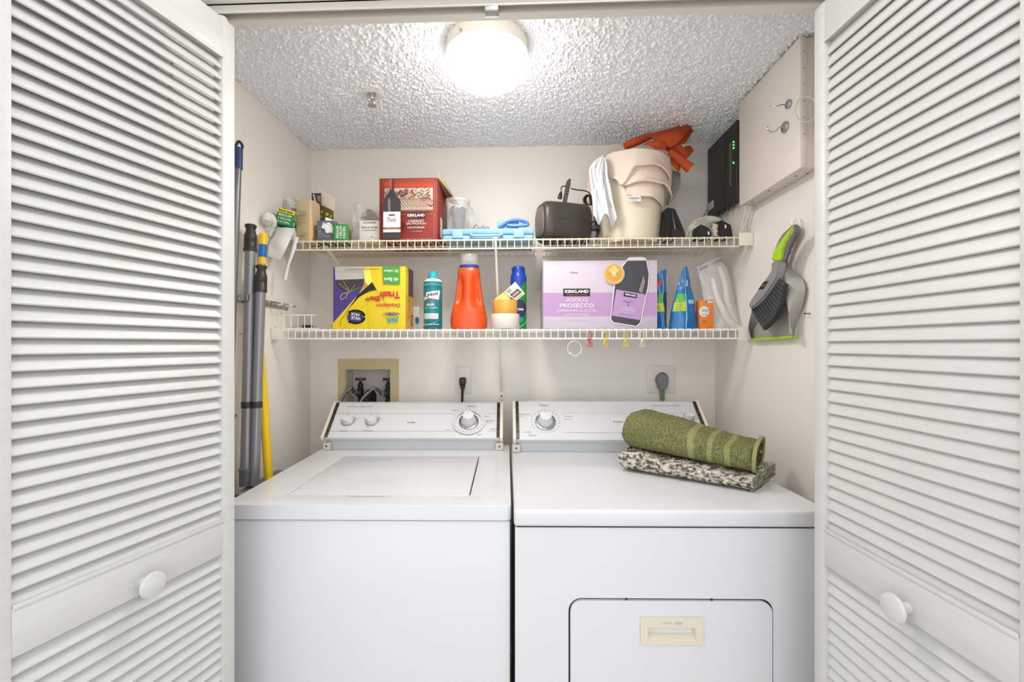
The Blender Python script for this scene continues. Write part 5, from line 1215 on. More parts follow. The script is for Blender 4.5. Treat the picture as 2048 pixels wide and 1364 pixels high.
# ---- zip bag with white cloth / bottles
def C7(x, y, Y): return onY(*c7(x, y), Y)
t = thing('zip_bag', 'clear zip bag with wadded contents leaning at the right end of lower shelf', 'bag', C7(800, 1090, 1.71))
bm = NB(); A = [C7(515, 515, 1.73), C7(560, 700, 1.73), C7(590, 900, 1.72), C7(640, 1092, 1.71)]; B = [C7(715, 425, 1.75), C7(800, 560, 1.74), C7(850, 800, 1.73), C7(955, 1092, 1.72)]
A[3].z = B[3].z = ZLo+.001
As, Bs = spline(A, 8), spline(B, 8); nA = len(As)-1
for sg in (-1, 1):
    def fb(u, v, sg=sg):
        i = round(v*nA); p = As[i].lerp(Bs[i], u); b = (math.sin(math.pi*u)**.7)*(.004+.030*v)
        p = p + Vector((0, sg*b, 0)); return p + Vector((0, noise(p, 35, sg)*.007, noise(p, 25, 5)*.004*(1-v)))
    grid(bm, fb, 26, nA, 0)
obj('film', bm, CLR, t)
bm = NB(); n_ = Vector((0, -.003, 0)); a, b = C7(515, 515, 1.726)+n_, C7(712, 430, 1.744)+n_
for k in (0, 1):
    o_ = (C7(545, 550, 1.73)-C7(515, 515, 1.73))*(.55+.35*k); tube(bm, [a+o_, b+o_], .0010, 5)
obj('zip_strip', bm, mat('zip_violet', '#54466e', .4), t, label='dark violet zip strip')
bm = NB(); pp = [fb(.38, .28)+Vector((0, -.06, 0))]
tube(bm, spline([C7(660, 620, 1.685), C7(690, 760, 1.685), C7(740, 880, 1.68), C7(800, 1000, 1.68), C7(880, 1075, 1.68)], 8), lambda u: .008+.008*u, 12)
tube(bm, spline([C7(720, 520, 1.72), C7(770, 680, 1.71), C7(790, 850, 1.70), C7(860, 1030, 1.70)], 8), lambda u: .009+.006*u, 12)
obj('contents', bm, mat('white_plastic_wad', '#f0ebe4', .25, alpha=.5), t)
# ---- wire offcut on the left end and keys on it
t = thing('wire_rack_offcut', 'short white wire rack piece lying at left end of the lower shelf', 'rack', (X(590, 1.70), 1.70, ZLo))
bm = NB(); Yw = 1.70
A0, A1 = onY(543, 630.5, Yw), onY(631, 632.5, Yw); zb = ZLo+.004; 
cyl(bm, (A0.x, Yw, A0.z), (A1.x, Yw, A0.z), .0028, 8); cyl(bm, (A0.x-.005, Yw, zb), (A1.x+.012, Yw, zb), .0028, 8); cyl(bm, (A0.x, Yw+.09, zb), (A1.x+.012, Yw+.09, zb), .0028, 8); obj('rail', bm, WIREW, t)
for i in range(6):
    bm = NB(); xx = A0.x + .024 + i*.0262; tube(bm, [(xx, Yw, A0.z), (xx, Yw, zb+.002), (xx, Yw+.002, zb), (xx, Yw+.09, zb)], .0017, 6); obj('wire', bm, WIREW, t)
t = thing('key_ring', 'small dark key bunch lying in the left wire rack piece', 'keys', (X(617, 1.76), 1.745, ZLo+.008))
bm = NB(); kx = X(612, 1.745)
box(bm, kx-.012, kx+.024, 1.735, 1.755, ZLo+.009, ZLo+.020, .003); obj('key_fob', bm, mat('navy_black_plastic', '#262a38', .4), t)
bm = NB(); tube(bm, [Vector((kx+.034+.009*math.cos(a), 1.745+.009*math.sin(a), ZLo+.012)) for a in [2*math.pi*i/20 for i in range(20)]], .0012, 6, closed=True)
prism(bm, [(kx-.012, 1.742, ZLo+.010), (kx-.060, 1.742, ZLo+.0095), (kx-.055, 1.742, ZLo+.013), (kx-.012, 1.742, ZLo+.0145)], (0, .004, 0)); obj('key', bm, STEEL, t)
# ---- clips and ring hanging from the lower shelf lip
def wireclip(px, lab, m):
    p = onY(px, 690, YS-.004); zc = ZLo-.034
    t = thing('wire_clip', lab, 'clip', (p.x, YS-.004, zc), group='wire pegs on the shelf edge')
    bm = NB(); top = ZLo-.012; x = p.x; y = YS-.006
    tube(bm, spline([(x-.004, y, zc-.010), (x-.006, y, zc+.004), (x-.005, y, top-.002), (x, y, top+.002), (x+.005, y, top-.002), (x+.006, y, zc+.004), (x+.003, y, zc-.010)], 5), .0014, 6)
    tube(bm, spline([(x+.004, y, zc-.004), (x-.004, y-.001, zc-.016), (x-.008, y-.001, zc-.026), (x-.003, y, zc-.031), (x+.002, y, zc-.024), (x-.003, y+.001, zc-.008)], 5), .0014, 6)
    tube(bm, spline([(x-.004, y+.003, zc-.004), (x+.003, y+.002, zc-.014), (x+.010, y+.002, zc-.024), (x+.008, y+.002, zc-.030), (x+.002, y+.002, zc-.026), (x+.002, y+.003, zc-.010)], 5), .0014, 6)
    obj('wire_loop', bm, m, t)
    bm = NB(); tube(bm, [(x-.005, y+.001, zc-.004), (x+.005, y+.001, zc-.004)], .0028, 8); tube(bm, [(x-.004, y+.001, zc-.009), (x+.004, y+.001, zc-.007)], .0024, 8); obj('spring_coil', bm, m, t)
wireclip(1179, 'red wire peg on the lower shelf edge', mat('red_vinyl', '#c0392b', .35)); wireclip(1210, 'yellow wire peg right next to the red one', mat('yellow_vinyl', '#d8c12a', .35))
wireclip(1251, 'yellow wire peg next to the cream one', mat('yellow_vinyl', '#d8c12a', .35)); wireclip(1284, 'cream wire peg, rightmost on the lower shelf edge', mat('cream_vinyl', '#e6cfae', .35))
t = thing('plastic_ring', 'clear plastic ring hanging on the lower shelf edge left of the red peg', 'ring', onY(1149, 683, YS-.008))
c_ = onY(1149, 697, YS-.008); bm = NB(); tube(bm, [c_+Vector((.0245*math.cos(a), .002*math.sin(3*a), .026*math.sin(a))) for a in [2*math.pi*i/40 for i in range(40)]], .0015, 6, closed=True); obj('ring', bm, mat('clear_ring', '#e8e6e2', .1, alpha=.6, spec=1), t)
bm = NB(); box(bm, c_.x-.018, c_.x-.010, c_.y-.003, c_.y+.001, c_.z-.022, c_.z-.014, .001); obj('snap', bm, mat('clear_ring', '#e8e6e2', .1, alpha=.6), t)
# blue clip on the wall, white paper
# white card behind yellow box on wall, small blue sticker
t = thing('blue_tag', 'tiny blue plastic tag hanging on wall right of the yellow box', 'tag', onY(832, 640, 1.70))
q = [onY(*c4(*p), 1.78) for p in ((1868, 880), (1885, 862), (1915, 890), (1905, 945), (1880, 950), (1872, 925))]; bm = NB(); prism(bm, q, (0, .004, 0), r=.0008); obj('tag', bm, mat('blue_plastic', '#2c62b8', .35), t)
t = thing('white_card', 'plain white card standing between yellow box and teal can', 'card', onY(835, 655, 1.79))
q = [onY(*c4(*p), 1.79) for p in ((1840, 738), (1920, 745), (1920, 1000), (1840, 1000))]; q[2].z = q[3].z = ZLo; bm = NB(); prism(bm, q, (0, .002, 0)); obj('card', bm, mat('card_white', '#e0d9d2', .6), t)
# ================================================================== wall fittings behind the machines
fr0, fr1 = onY(676, 718, YB-.004), onY(797, 718, YB-.004); TAN = mat('tan_plastic_frame', '#cbb98d', .5, vary=.04)
t = thing('laundry_outlet_box', 'tan framed recessed water valve box in wall behind the washer', 'valve box', ((lx0+lx1)/2, YB, 1.05))
bm = NB(); plate_hole(bm, [(fr0.x, YB-.005, .99), (fr1.x, YB-.005, .99), (fr1.x, YB-.005, fr0.z), (fr0.x, YB-.005, fr0.z)], [(lx0+.002, YB-.005, lz0+.001), (lx1-.002, YB-.005, lz0+.001), (lx1-.002, YB-.005, lz1-.002), (lx0+.002, YB-.005, lz1-.002)], (0, .004, 0)); obj('face_frame', bm, TAN, t)
bm = NB(); INB = mat('box_inside_plastic', '#cfc8bf', .6)
e = .004
box(bm, lx0, lx1, YB+.088, YB+.09, lz0, lz1); box(bm, lx0, lx0+e, YB, YB+.09, lz0, lz1); box(bm, lx1-e, lx1, YB, YB+.09, lz0, lz1); box(bm, lx0, lx1, YB, YB+.09, lz1-e, lz1); box(bm, lx0, lx1, YB, YB+.09, lz0, lz0+e); obj('recess', bm, INB, t)
VB = mat('aged_brass_valve', '#2e1d18', .5, .2); VB2 = mat('verdigris_valve', '#27302d', .5, .2); DKH = mat('dark_valve_handle', '#1d1f2a', .4)
for i, (px, m_) in enumerate(((721, VB), (776, VB2))):
    yv = YB+.045; p = onY(px, 770, yv); zb = 1.06
    t2 = t
    bm = NB(); lathe(bm, [(.011, zb-.03-zb), (.011, .0), (.009, .012), (.014, .018), (.014, .050), (.010, .054), (.012, .068), (.009, .074), (.005, .078), (.005, .092)], 20, Matrix.Translation((p.x, yv, zb))); ob = obj('valve_body', bm, m_, t)
    bm = NB(); zt2 = zb+.092
    lathe(bm, [(.006, -.002), (.007, .004), (0, .006)], 12, Matrix.Translation((p.x, yv, zt2)))
    for a in (0, 90, 180, 270): tube(bm, [(p.x, yv, zt2), (p.x+.022*math.cos(R(a+20)), yv+.022*math.sin(R(a+20)), zt2+.001)], lambda u: .0035+.0025*u, 8)
    obj('valve_handle', bm, DKH, ob)
    bm = NB(); cyl(bm, (p.x, yv, zb+.030), (p.x-.012, yv-.030, zb+.034), .0085, 14); cyl(bm, (p.x-.010, yv-.026, zb+.034), (p.x-.016, yv-.042, zb+.036), .013, 18); obj('hose_nut', bm, STEEL, ob)
HOSE = mat('braided_hose', '#8b8681', .3, .7, bump=.4, bscale=700)
for i, (nx_, pts, lab) in enumerate(((721, ((712, 773, 1.93), (703, 776, 1.90), (690, 787, 1.89), (680, 806, 1.88), (674, 830, 1.87)), 'braided steel hose curving left over the console end'), (776, ((765, 775, 1.93), (750, 777, 1.90), (735, 787, 1.89), (722, 803, 1.88), (716, 830, 1.87)), 'braided steel hose curving down from the right-hand valve'))):
    q = [onY(*p) for p in pts]; t3 = thing('water_hose', lab, 'hose', q[0], group='braided washer hoses')
    yv = YB+.045; p = onY(nx_, 770, yv); st0 = Vector((p.x-.016, yv-.040, 1.06+.036))
    bm = NB(); tube(bm, spline([st0, q[1]+Vector((0, 0, .0))]+q[2:]+[q[-1]+Vector((-.005, 0, -.25))], 8), .0068, 12); obj('hose', bm, HOSE, t3)
t = thing('drain_hose', 'black ribbed drain hose dropping into the valve box', 'hose', onY(741, 800, 1.93))
bm = NB(); sp = spline([onY(745, 812, 1.97), onY(745, 792, 1.96), onY(740, 786, 1.93), onY(733, 800, 1.90), onY(730, 830, 1.87), onY(730, 900, 1.85)], 14); tube(bm, sp, lambda u: .016+.0015*math.sin(u*260), 14); obj('hose', bm, BLACK, t)
# washer outlet
p0, p1 = onY(910, 733, YB), onY(943, 787, YB); PLT = mat('outlet_plate', '#e6ded6', .4)
t = thing('wall_outlet', 'white single outlet plate with black plug behind washer', 'outlet', ((p0.x+p1.x)/2, YB, p1.z)); ocx, ocz = (p0.x+p1.x)/2, (p0.z+p1.z)/2
obj('plate', box(NB(), p0.x, p1.x, YB-.005, YB, p1.z, p0.z, .002), PLT, t)
bm = NB(); lathe(bm, [(.0175, 0), (.0175, .002), (.016, .003), (0, .003)], 28, axisM((ocx, YB-.005, ocz-.004), (0, -1, 0))); obj('receptacle', bm, PW, t)
bm = NB(); lathe(bm, [(.0025, 0), (.002, .001), (0, .0014)], 10, axisM((ocx, YB-.005, ocz+.042), (0, -1, 0))); obj('screw', bm, STEEL, t)
t = thing('washer_power_cord', 'black plug and cord running down behind the washer console', 'cord', (ocx, YB-.03, ocz-.03))
bm = NB(); box(bm, ocx-.013, ocx+.013, YB-.034, YB-.008, ocz-.018, ocz+.012, .005, 3); prism(bm, [(ocx-.012, YB-.030, ocz-.016), (ocx+.012, YB-.030, ocz-.016), (ocx+.006, YB-.026, ocz-.042), (ocx-.006, YB-.026, ocz-.042)], (0, .014, 0), r=.002); obj('plug', bm, BLACK, t)
bm = NB(); tube(bm, spline([(ocx, YB-.022, ocz-.036), (ocx-.002, YB-.020, ocz-.08), (ocx-.004, YB-.024, ocz-.2), (ocx-.002, YB-.024, ocz-.4)], 6), .005, 10); obj('cord', bm, BLACK, t)
# dryer outlet
p0, p1 = onY(1294, 730, YB), onY(1351, 786, YB)
t = thing('range_outlet', 'square outlet plate with large grey plug behind the dryer', 'outlet', ((p0.x+p1.x)/2, YB, p1.z)); ocx, ocz = (p0.x+p1.x)/2, (p0.z+p1.z)/2
obj('plate', box(NB(), p0.x, p1.x, YB-.005, YB, p1.z, p0.z, .0015), PLT, t)
bm = NB(); lathe(bm, [(.026, 0), (.026, .0015), (.024, .002), (0, .002)], 32, axisM((ocx+.002, YB-.005, ocz+.002), (0, -1, 0))); obj('receptacle', bm, GAP, t)
for a, b in ((-.022, .033), (.022, .033), (-.022, -.030)):
    bm = NB(); lathe(bm, [(.0022, 0), (0, .0012)], 8, axisM((ocx+a, YB-.005, ocz+b), (0, -1, 0))); obj('screw', bm, STEEL, t)
GP = mat('grey_rubber', '#7a7a7c', .5)
t = thing('dryer_power_cord', 'grey three-wire plug and cord behind the dryer console', 'cord', (ocx, YB-.03, ocz-.03))
bm = NB(); q = [onY(*p, YB-.036) for p in ((1313, 762), (1316, 752), (1324, 746), (1333, 748), (1338, 757), (1337, 768), (1334, 779), (1319, 779), (1317, 770))]; prism(bm, q, (0, .028, 0), r=.003); obj('plug', bm, GP, t)
for k in (-1, 0, 1):
    bm = NB(); x_ = q[6].x*.5+q[7].x*.5 + k*.0065; tube(bm, [(x_, YB-.022, q[6].z+.004), (x_, YB-.024, q[6].z-.1), (x_, YB-.024, q[6].z-.4)], .0036, 8); obj('wire_strand', bm, GP, t)
bm = NB(); box(bm, x_-.016, x_+.003, YB-.0285, YB-.0272, q[6].z-.026, q[6].z-.016); obj('green_mark', bm, mat('print_green', '#4d9a38', .5), t)
# ================================================================== towels on the dryer
ZT_ = .9145
def loaf(bm, A, B, W, H0, H1, e=.6, seed=0, nu=120, nv=96, mats=None, round0=.5, hump=0, disp=.0012, skew=0):
    A, B = Vector(A), Vector(B); d = (B-A); L = d.length; d.normalize(); n = Vector((-d.y, d.x, 0)); 
    if n.y < 0: n = -n
    rg = np.random.default_rng(seed); N = rg.normal(0, 1, (nu+1, nv))
    rings = []
    for i in range(nu+1):
        u = i/nu; H = H0+(H1-H0)*u + hump*math.sin(math.pi*min(1, u*1.1+.15))*.5
        k0 = min(1, (u/.07)) ; sc = math.sqrt(max(.02, 1-(1-k0)**2)) if round0 else 1
        k1 = min(1, (1-u)/.02); sc1 = .985+.015*k1
        ring = []
        for j in range(nv):
            a = 2*math.pi*j/nv; c, s = math.cos(a), math.sin(a)
            sk = skew*u*(1-c)*.5
            yy = W/2*math.copysign(abs(c)**e, c)*(.85+.15*sc)*sc1; zz = H/2*math.copysign(abs(s)**e, s)*sc*sc1
            zz += (H*.10*math.sin(3*u+seed)*max(0, s))
            p = A + d*(L*u + sk) + n*(W/2 - yy) + Vector((0, 0, H/2 + zz))
            w = Vector((noise(p, 12, seed), noise(p, 12, seed+3), noise(p, 12, seed+6)))*.006
            if s < 0: w *= .2
            p = p + w - n*math.copysign(1, c)*N[i, j]*disp*abs(c) + Vector((0, 0, math.copysign(1, s)*N[i, j]*disp*abs(s)*(1 if s > 0 else 0)))
            ring.append(bm.verts.new(p))
        rings.append(ring)
    for i, (a, b) in enumerate(zip(rings, rings[1:])):
        for j in range(nv):
            f = bm.faces.new((a[j], b[j], b[(j+1) % nv], a[(j+1) % nv]))
            if mats: f.material_index = mats((i+.5)/nu)
    bm.faces.new(rings[0]); bm.faces.new(list(reversed(rings[-1]))); bmesh.ops.recalc_face_normals(bm, faces=list(bm.faces)); return d, n, L
A = onZ(1234, 941, ZT_); B = onZ(1504, 986, ZT_); A.z = B.z = ZT_
PAT = mat('patterned_terry', '#ddd7c7', .95, bump=1, bscale=260, col2='#5a5047', vscale=75, stretch=(1, 1, 1.6)); PAT2 = mat('sage_edge', '#7f8268', .9)
t = thing('bath_towel', 'folded brown and cream patterned towel lying under the green towel', 'towel', (A+B)/2, group='folded towels on the dryer')
bm = NB(); d, n, L = loaf(bm, A, B, .225, .066, .042, .55, 3, disp=.0018, skew=.035); obj('folded_body', bm, PAT, t, ang=90)
bm = NB(); E = B - d*.002
for k, (off, zz) in enumerate(((0, .006), (0, .022), (0, .036))):
    tube(bm, spline([E+n*.006+Vector((0, 0, zz*.8)), E+n*.05+d*.008+Vector((0, 0, zz)), E+n*.13+d*.021+Vector((0, 0, zz)), E+n*.215+d*.034+Vector((0, 0, zz*.9))], 6), .0045, 8)
obj('hem_edge', bm, PAT2, t, label='sage green hems of the folded layers')
zl = .052
A2 = onZ(1240, 899, ZT_+.062); B2 = onZ(1502, 952, ZT_+.040)
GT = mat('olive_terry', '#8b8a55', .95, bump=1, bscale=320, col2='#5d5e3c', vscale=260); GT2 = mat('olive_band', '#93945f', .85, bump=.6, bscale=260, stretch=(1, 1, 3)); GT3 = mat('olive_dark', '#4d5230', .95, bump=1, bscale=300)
t = thing('bath_towel', 'olive green towel with three woven bands folded on top of the stack', 'towel', (A2+B2)/2, group='folded towels on the dryer')
def bands(u): return 1 if (.555 < u < .60 or .69 < u < .73 or .82 < u < .86) else 0
bm = NB(); d, n, L = loaf(bm, A2, B2, .20, .098, .080, .72, 8, nu=150, nv=110, mats=bands, hump=.022, disp=.0016); obj('folded_body', bm, [GT, GT2], t, ang=90)
# the open end: outer lip and the rolled inner layers
bm = NB(); Ez = B2
def lipf(u, v):
    a = R(360*u) ; c, s = math.cos(a), math.sin(a); e = .75
    yy = .0985*math.copysign(abs(c)**e, c); zz = .0395*math.copysign(abs(s)**e, s); 
    return Ez + n*(.10 - yy) + Vector((0, 0, .0405+zz)) + d*(.002 + .010*v + .003*math.sin(2*math.pi*u))
grid(bm, lipf, 50, 5, .006); obj('outer_layer', bm, GT2, t)
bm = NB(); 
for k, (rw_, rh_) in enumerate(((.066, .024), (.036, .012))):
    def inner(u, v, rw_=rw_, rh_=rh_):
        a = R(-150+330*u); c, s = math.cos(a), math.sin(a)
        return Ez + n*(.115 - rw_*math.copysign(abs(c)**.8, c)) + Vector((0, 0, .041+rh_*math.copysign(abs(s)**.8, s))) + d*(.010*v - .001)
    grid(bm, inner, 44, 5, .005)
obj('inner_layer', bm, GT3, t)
# ================================================================== dustpan and brush on the right wall
def W8(x, y, X_): return onX(*c8(x, y), X_)
PG = mat('pan_grey', '#a5a19c', .45); PG2 = mat('pan_mid_grey', '#7d7a78', .45); LIME = mat('lime_plastic', '#a8cf2a', .4); BRG = mat('brush_grey', '#8f8d8b', .35); BRS = mat('bristle_charcoal', '#37383a', .6)
t = thing('dustpan', 'grey dustpan with lime lip hanging on the right wall', 'dustpan', W8(300, 1240, .79))
bm = NB(); out = [W8(*q, .797) for q in ((105, 1250), (82, 1170), (90, 1090), (118, 960), (200, 860), (300, 640), (395, 560), (440, 800), (470, 950), (478, 1130), (505, 1222))]
prism(bm, out, (.004, 0, 0)); obj('pan_floor', bm, PG, t)
inn = [W8(*q, .765) for q in ((400, 540), (428, 620), (440, 790), (470, 930), (478, 1100), (507, 1215))]; oo = [W8(*q, .799) for q in ((425, 520), (560, 640), (632, 730), (620, 880), (560, 1050), (513, 1222))]
I_, O_ = spline(inn, 5), spline(oo, 5); nn = len(I_)-1; bm = NB(); grid(bm, lambda u, v: I_[round(v*nn)].lerp(O_[round(v*nn)], u)+Vector((-.010*math.sin(math.pi*u), 0, 0)), 8, nn, .0025); obj('pan_side', bm, PG, t)
inn = [W8(*q, .775) for q in ((120, 960), (88, 1090), (80, 1170), (103, 1250))]; oo = [W8(*q, .797) for q in ((190, 1070), (130, 1150), (108, 1200), (105, 1248))]
I2_, O2_ = spline(inn, 5), spline(oo, 5); n2_ = len(I2_)-1; bm = NB(); grid(bm, lambda u, v: I2_[round(v*n2_)].lerp(O2_[round(v*n2_)], u), 5, n2_, .0025); obj('pan_side', bm, PG2, t)
bm = NB(); prism(bm, [W8(*q, .788) for q in ((103, 1250), (517, 1221), (517, 1250), (105, 1278))], (.012, 0, 0), r=.0012); obj('lip', bm, LIME, t, label='lime green rubber lip')
bm = NB(); hd = [W8(*q, .783) for q in ((515, 138), (550, 165), (545, 230), (515, 280), (490, 325), (478, 360), (462, 385), (455, 425), (438, 450), (425, 495), (432, 545), (400, 560), (385, 500), (430, 360), (470, 240))]; prism(bm, hd, (.014, 0, 0), r=.003); obj('pan_handle', bm, PG2, t)
bm = NB()
for i in range(15):
    p = W8(418+i*1.5, 600+i*13, .766); box(bm, p.x-.002, p.x+.004, p.y-.0025, p.y+.0015, p.z-.0012, p.z+.0012)
obj('comb_teeth', bm, PG2, t)
t = thing('hand_brush', 'grey hand brush with lime handle and charcoal bristles clipped in the dustpan', 'brush', W8(300, 600, .76))
bm = NB(); prism(bm, [W8(*q, .738) for q in ((302, 500), (385, 500), (378, 560), (368, 620), (350, 680), (300, 755), (240, 840), (180, 905), (130, 950), (95, 962), (80, 945), (84, 905), (120, 840), (170, 770), (225, 690), (270, 630), (300, 580), (298, 530))], (.022, 0, 0), r=.005); obj('brush_block', bm, BRG, t)
bm = NB(); prism(bm, [W8(*q, .742) for q in ((302, 495), (318, 410), (345, 350), (375, 280), (410, 225), (460, 180), (500, 140), (520, 150), (500, 200), (460, 290), (425, 370), (408, 440), (390, 500))], (.018, 0, 0), r=.004); obj('brush_handle', bm, PG2, t)
bm = NB(); prism(bm, [W8(*q, .7405) for q in ((306, 488), (322, 400), (352, 360), (385, 310), (420, 260), (465, 205), (505, 150), (502, 185), (470, 255), (440, 310), (410, 380), (400, 450), (384, 494))], (.010, 0, 0), r=.002); obj('grip_inlay', bm, LIME, t, label='lime green grip inlay')
q = [W8(*p, .7372) for p in ((175, 775), (230, 700), (277, 690), (225, 770))]; bm = NB(); prism(bm, q, (.001, 0, 0)); lg = obj('badge', bm, INK, t, label='small black badge')
Pb = Print(q[0], q[3]-q[0], q[1]-q[0], (q[3]-q[0]).length, (q[1]-q[0]).length)
Pb.text('casa', .5, .5, mat('print_gold', '#d3c07a', .5), wd=.45, ht=.25, rot=R(60)); Pb.done('badge_print', lg)
NT = 13
for row in (0, 1):
    for i in range(NT):
        u = i/(NT-1); a = W8(352-232*u**.95, 655+300*u, .752+.006*row); e_ = Vector(W8(445-190*u + (30*math.sin(math.pi*u)), 740+400*u + 55*math.sin(math.pi*u), .750+.012*row)) if True else None
        bm = NB(); off = Vector((0, 0, -.004*row)); tube(bm, [a+off, a.lerp(e_, .5)+off+Vector((-.002, 0, 0)), e_+off], lambda w_: .0034+.0048*w_, 7)
        obj('bristle_tuft', bm, BRS, t)
t = thing('wall_hook', 'clear plastic ring hook on the right wall holding dustpan', 'hook', onX(1590, 445, XR))
c_ = onX(*c8(548, 140), XR-.012); bm = NB(); tube(bm, [c_+Vector((.0, .014*math.cos(a), .017*math.sin(a))) for a in [2*math.pi*i/28 for i in range(28)]], .0022, 8, closed=True); obj('ring', bm, mat('clear_hook', '#f0eeea', .2), t)
bm = NB(); c2_ = onX(*c8(495, 130), XR-.003); box(bm, XR-.006, XR, c2_.y-.006, c2_.y+.006, c2_.z-.014, c2_.z+.010, .002); tube(bm, [(XR-.004, c2_.y, c2_.z), c_+Vector((0, .012, 0))], .003, 6); obj('hook_base', bm, mat('clear_hook', '#f0eeea', .2), t)
for (px, py) in ((1631, 435), (1620, 627)):
    p = onX(px-3, py, XR); 
p = onX(1621, 627, XR); t = thing('wall_anchor', 'small dark screw sticking out of the right wall beside dustpan', 'screw', p)
bm = NB(); tube(bm, [p, p+Vector((-.014, .004, 0))], .0015, 6); lathe(bm, [(.0035, 0), (0, .002)], 8, axisM(p+Vector((-.014, .004, 0)), (-1, .2, 0))); obj('screw', bm, BRONZE, t)
# ================================================================== poles on the left wall
def pole(name, label, cat, p0, p1, r, mats, handle, parts=None, group=None, zend=.02):
    """p0 top, p1 a lower point; continues down to the floor"""
    d = (p1-p0).normalized(); k = (p0.z-zend)/(-d.z); end = p0 + d*k
    t = thing(name, label, cat, end, group=group)
    return t, d, end
ALU = mat('grey_painted_tube', '#8f8f92', .3, .5); ALU2 = mat('grey_tube_dark', '#77777a', .35, .4)
BLKG = mat('grip_black', '#2e2b29', .45); NAVY = mat('navy_plastic', '#27406e', .4); YLP = mat('yellow_plastic', '#efc414', .4); BLP2 = mat('blue_plastic_band', '#1668b4', .4); GRND = mat('dark_green_plastic', '#17492f', .45)
# A navy-topped broom
p0 = onX(477.5, 284, -.868); p1 = onX(466, 600, -.868); p1 = p0 + (p1-p0)
t, d, end = pole('broom', 'grey broom handle with navy hook end, leftmost on the left wall', 'broom', p0, p1, .0115, None, None)
a = p0 + d*.085
bm = NB(); cyl(bm, a, end, .0108, 16); obj('handle_tube', bm, ALU2, t)
bm = NB(); cyl(bm, p0+d*.020, a, .0125, 18, r2=.0135); obj('end_grip', bm, NAVY, t)
bm = NB(); rg_ = p0+d*.010; tube(bm, spline([p0+d*.032+Vector((-.006, 0, 0)), p0+d*.012+Vector((-.008, 0, 0)), p0+Vector((0, -.0, .002)), p0+d*.008+Vector((.009, .003, 0)), p0+d*.018+Vector((.010, .003, 0))], 5), .0042, 8); obj('hanging_hook', bm, mat('charcoal_navy', '#2a3040', .4), t)
bm = NB(); box(bm, end.x-.015, end.x+.12, end.y-.08, end.y+.02, .002, .06, .006); obj('broom_head', bm, NAVY, t)
# B, C grey extension poles
for (lab, tp, bt, XX, r) in (('grey pole with black grip and strap, second from left on left wall', (501.5, 450), (491.5, 960), -.858, .0160), ('grey pole with black grip in front, nearer the back wall', (523, 531), (508, 970), -.822, .0150)):
    p0 = onX(*tp, XX); p1 = onX(*bt, XX+.012 if XX < -.85 else XX)
    t, d, end = pole('extension_pole', lab, 'pole', p0, p1, r, None, None, group='grey poles on the left wall', zend=.868)
    bm = NB(); cyl(bm, p0+d*.060, end, r, 20); obj('pole_tube', bm, ALU, t)
    bm = NB(); k = r*1.16; lathe(bm, [(0, 0), (k*.85, 0), (k*.95, .003), (k*.92, .007), (k*.72, .014), (k*.80, .024), (k, .034), (k*1.02, .055), (k*.98, .056), (k*1.03, .058), (k*1.0, .074), (k*1.08, .076), (k*1.05, .086)], 24, axisM(p0, d)); obj('grip', bm, BLKG, t)
    if XX < -.85: tB, dB, pB = t, d, p0
    else: tC, dC, pC = t, d, p0
def onpole(p0, d, z): return p0 + d*((p0.z-z)/(-d.z))
zb_ = onX(500, 808, -.85).z; a, b = onpole(pB, dB, zb_), onpole(pC, dC, zb_)
bm = NB(); lathe(bm, [(.0175, -.010), (.0175, .010)], 20, Matrix.Translation(a)); lathe(bm, [(.0165, -.010), (.0165, .010)], 20, Matrix.Translation(b)); m_ = (a+b)/2; dd_ = (b-a); 
box(bm, -dd_.length/2, dd_.length/2, -.004, .004, -.009, .009, M=Matrix.Translation(m_) @ dd_.to_track_quat('X', 'Z').to_matrix().to_4x4())
tt = thing('velcro_strap', 'black strap tying the two grey mop poles together', 'strap', m_); obj('strap', bm, BLKG, tt)
zc_ = onX(492, 940, -.85).z; a = onpole(pB, dB, zc_); bm = NB(); lathe(bm, [(.019, -.045), (.019, 0), (.0205, .001), (.0205, .007), (.0175, .009)], 20, Matrix.Translation(a)); obj('lock_collar', bm, ALU2, tB)
# D yellow and blue stick
p0 = onX(527.5, 468, -.879); p1 = onX(518, 640, -.882); 
t, d, end = pole('squeegee_pole', 'yellow and blue capped stick behind the front grey pole', 'pole', p0, p1, .012, None, None)
for z0_, z1_, m_, r in ((0, .038, YLP, .0130), (.038, .082, BLP2, .0125), (.082, .105, YLP, .0118)):
    bm = NB(); cyl(bm, p0+d*z0_, p0+d*z1_, r, 18); 
    if z0_ == 0: box(bm, -.004, .004, -.0135, -.011, .010, .024, M=axisM(p0, d))
    obj('coloured_band', bm, m_, t, label='yellow band' if m_ is YLP else 'blue band')
bm = NB(); cyl(bm, p0+d*.105, end, .009, 16); obj('pole_tube', bm, mat('pale_yellow_tube', '#e6cf8a', .5), t)
# E yellow handle with green top, leaning forward
p0 = onX(512.5, 560, -.885); p1 = onX(537, 955, -.815)
t, d, end = pole('yellow_pole', 'bright yellow pole leaning right behind the grey poles', 'pole', p0, p1, .009, None, None, zend=.868)
mid = p0 + d*.125; bm = NB(); cyl(bm, p0, mid, .0075, 14); obj('handle_end', bm, GRND, t, label='dark green handle end')
bm = NB(); k_ = (end-mid).length; tube(bm, [mid + (end-mid)*i/12 for i in range(13)], lambda u: .008+.0055*min(1, u*2.2), 16); obj('handle_tube', bm, YLP, t)
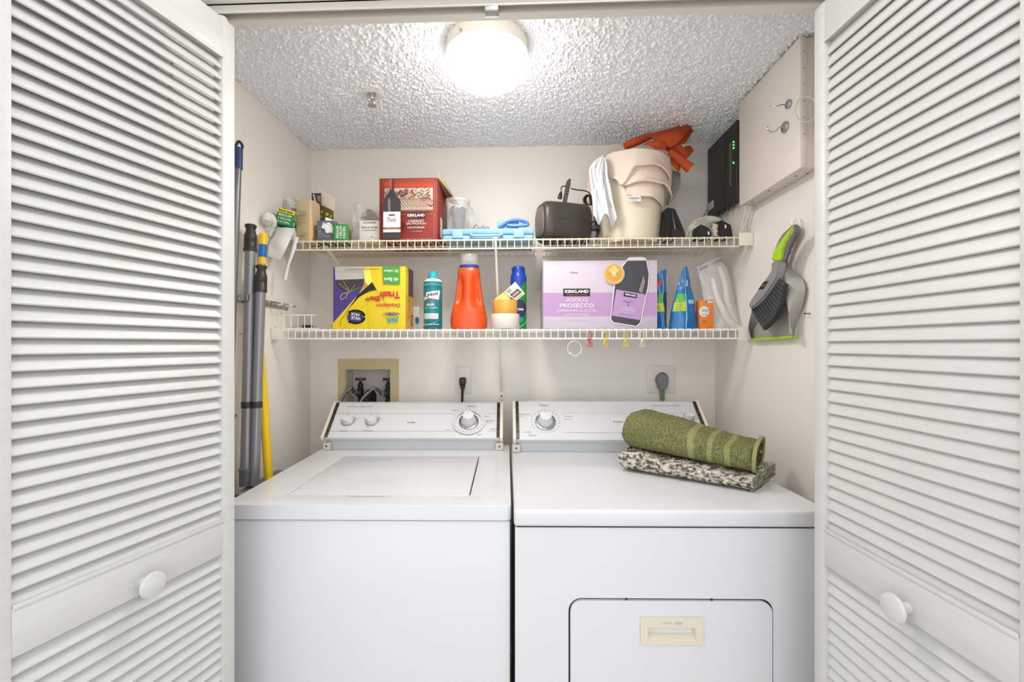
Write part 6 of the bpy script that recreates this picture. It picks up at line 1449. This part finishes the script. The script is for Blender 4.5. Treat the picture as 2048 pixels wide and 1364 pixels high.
# tool rail with chrome clips
t = thing('tool_rack', 'metal clip rail on the left wall gripping the poles', 'rack', onX(520, 605, XL))
ya = onX(470, 600, XL).y; yb_ = onX(575, 612, XL).y; zr = onX(520, 605, XL).z
bm = NB(); box(bm, XL, XL+.003, ya-.06, yb_, zr-.012, zr+.012, .0005); obj('rail', bm, STEEL, t)
for k, yy in enumerate((ya+.015, ya+.10, yb_-.11, yb_-.045)):
    bm = NB()
    for s in (-1, 1): tube(bm, spline([(XL+.002, yy+s*.010, zr), (XL+.012, yy+s*.022, zr), (XL+.028, yy+s*.020, zr), (XL+.040, yy+s*.012, zr), (XL+.046, yy+s*.018, zr)], 5), .0032, 6)
    box(bm, XL+.002, XL+.005, yy-.022, yy+.022, zr-.010, zr+.010, .0005); obj('spring_clip', bm, CHROME, t)
bm = NB(); yq = onX(480, 600, -.862).y; box(bm, -.868, -.845, yq+.012, yq+.060, zr-.009, zr+.011, .001); obj('clip_plate', bm, STEEL, t)
for k in (0, 1):
    pass
# nail
p = onX(479, 668, XL); t = thing('wall_nail', 'dark nail in the left wall between the broom and grey pole', 'nail', p); bm = NB(); tube(bm, [p, p+Vector((.014, .0, 0))], .0012, 6); lathe(bm, [(.003, 0), (0, .002)], 8, axisM(p+Vector((.014, 0, 0)), (1, 0, 0))); obj('nail', bm, BRONZE, t)
# grey steam mop / vacuum head lying beside the washer
t = thing('stick_vacuum', 'dark grey vacuum body wedged between the left wall and the washer', 'vacuum', (-.80, 1.33, 0))
VG = mat('vacuum_grey', '#6d6a68', .4, .2); zt2 = .862
bm = NB(); prism(bm, [(-.853, 1.14, zt2-.055), (-.853, 1.20, zt2-.005), (-.853, 1.56, zt2+.004), (-.853, 1.60, zt2-.03), (-.853, 1.60, zt2-.12), (-.853, 1.14, zt2-.12)], (.107, 0, 0), r=.006); obj('body', bm, VG, t)
bm = NB(); box(bm, -.845, -.755, 1.31, 1.56, .004, zt2-.121, .01, 3); obj('tank', bm, mat('vacuum_dark', '#4a4846', .4), t)
bm = NB(); hp = spline([(-.865, 1.245, zt2+.000), (-.860, 1.245, zt2+.014), (-.83, 1.25, zt2+.020), (-.79, 1.255, zt2+.018), (-.772, 1.27, zt2+.006), (-.768, 1.29, zt2-.006)], 6); tube(bm, hp, .009, 10); obj('carry_handle', bm, VG, t)
# blue cloth tip on the left wall
t = thing('blue_card', 'small blue card corner peeking out beside the left door', 'card', onX(462, 832, -.86)); q = [onX(*p, -.86) for p in ((440, 820), (462, 826), (473, 830), (465, 842), (440, 845))]; bm = NB(); prism(bm, q, (.002, 0, 0)); obj('card', bm, mat('blue_plastic', '#2c62b8', .35), t)
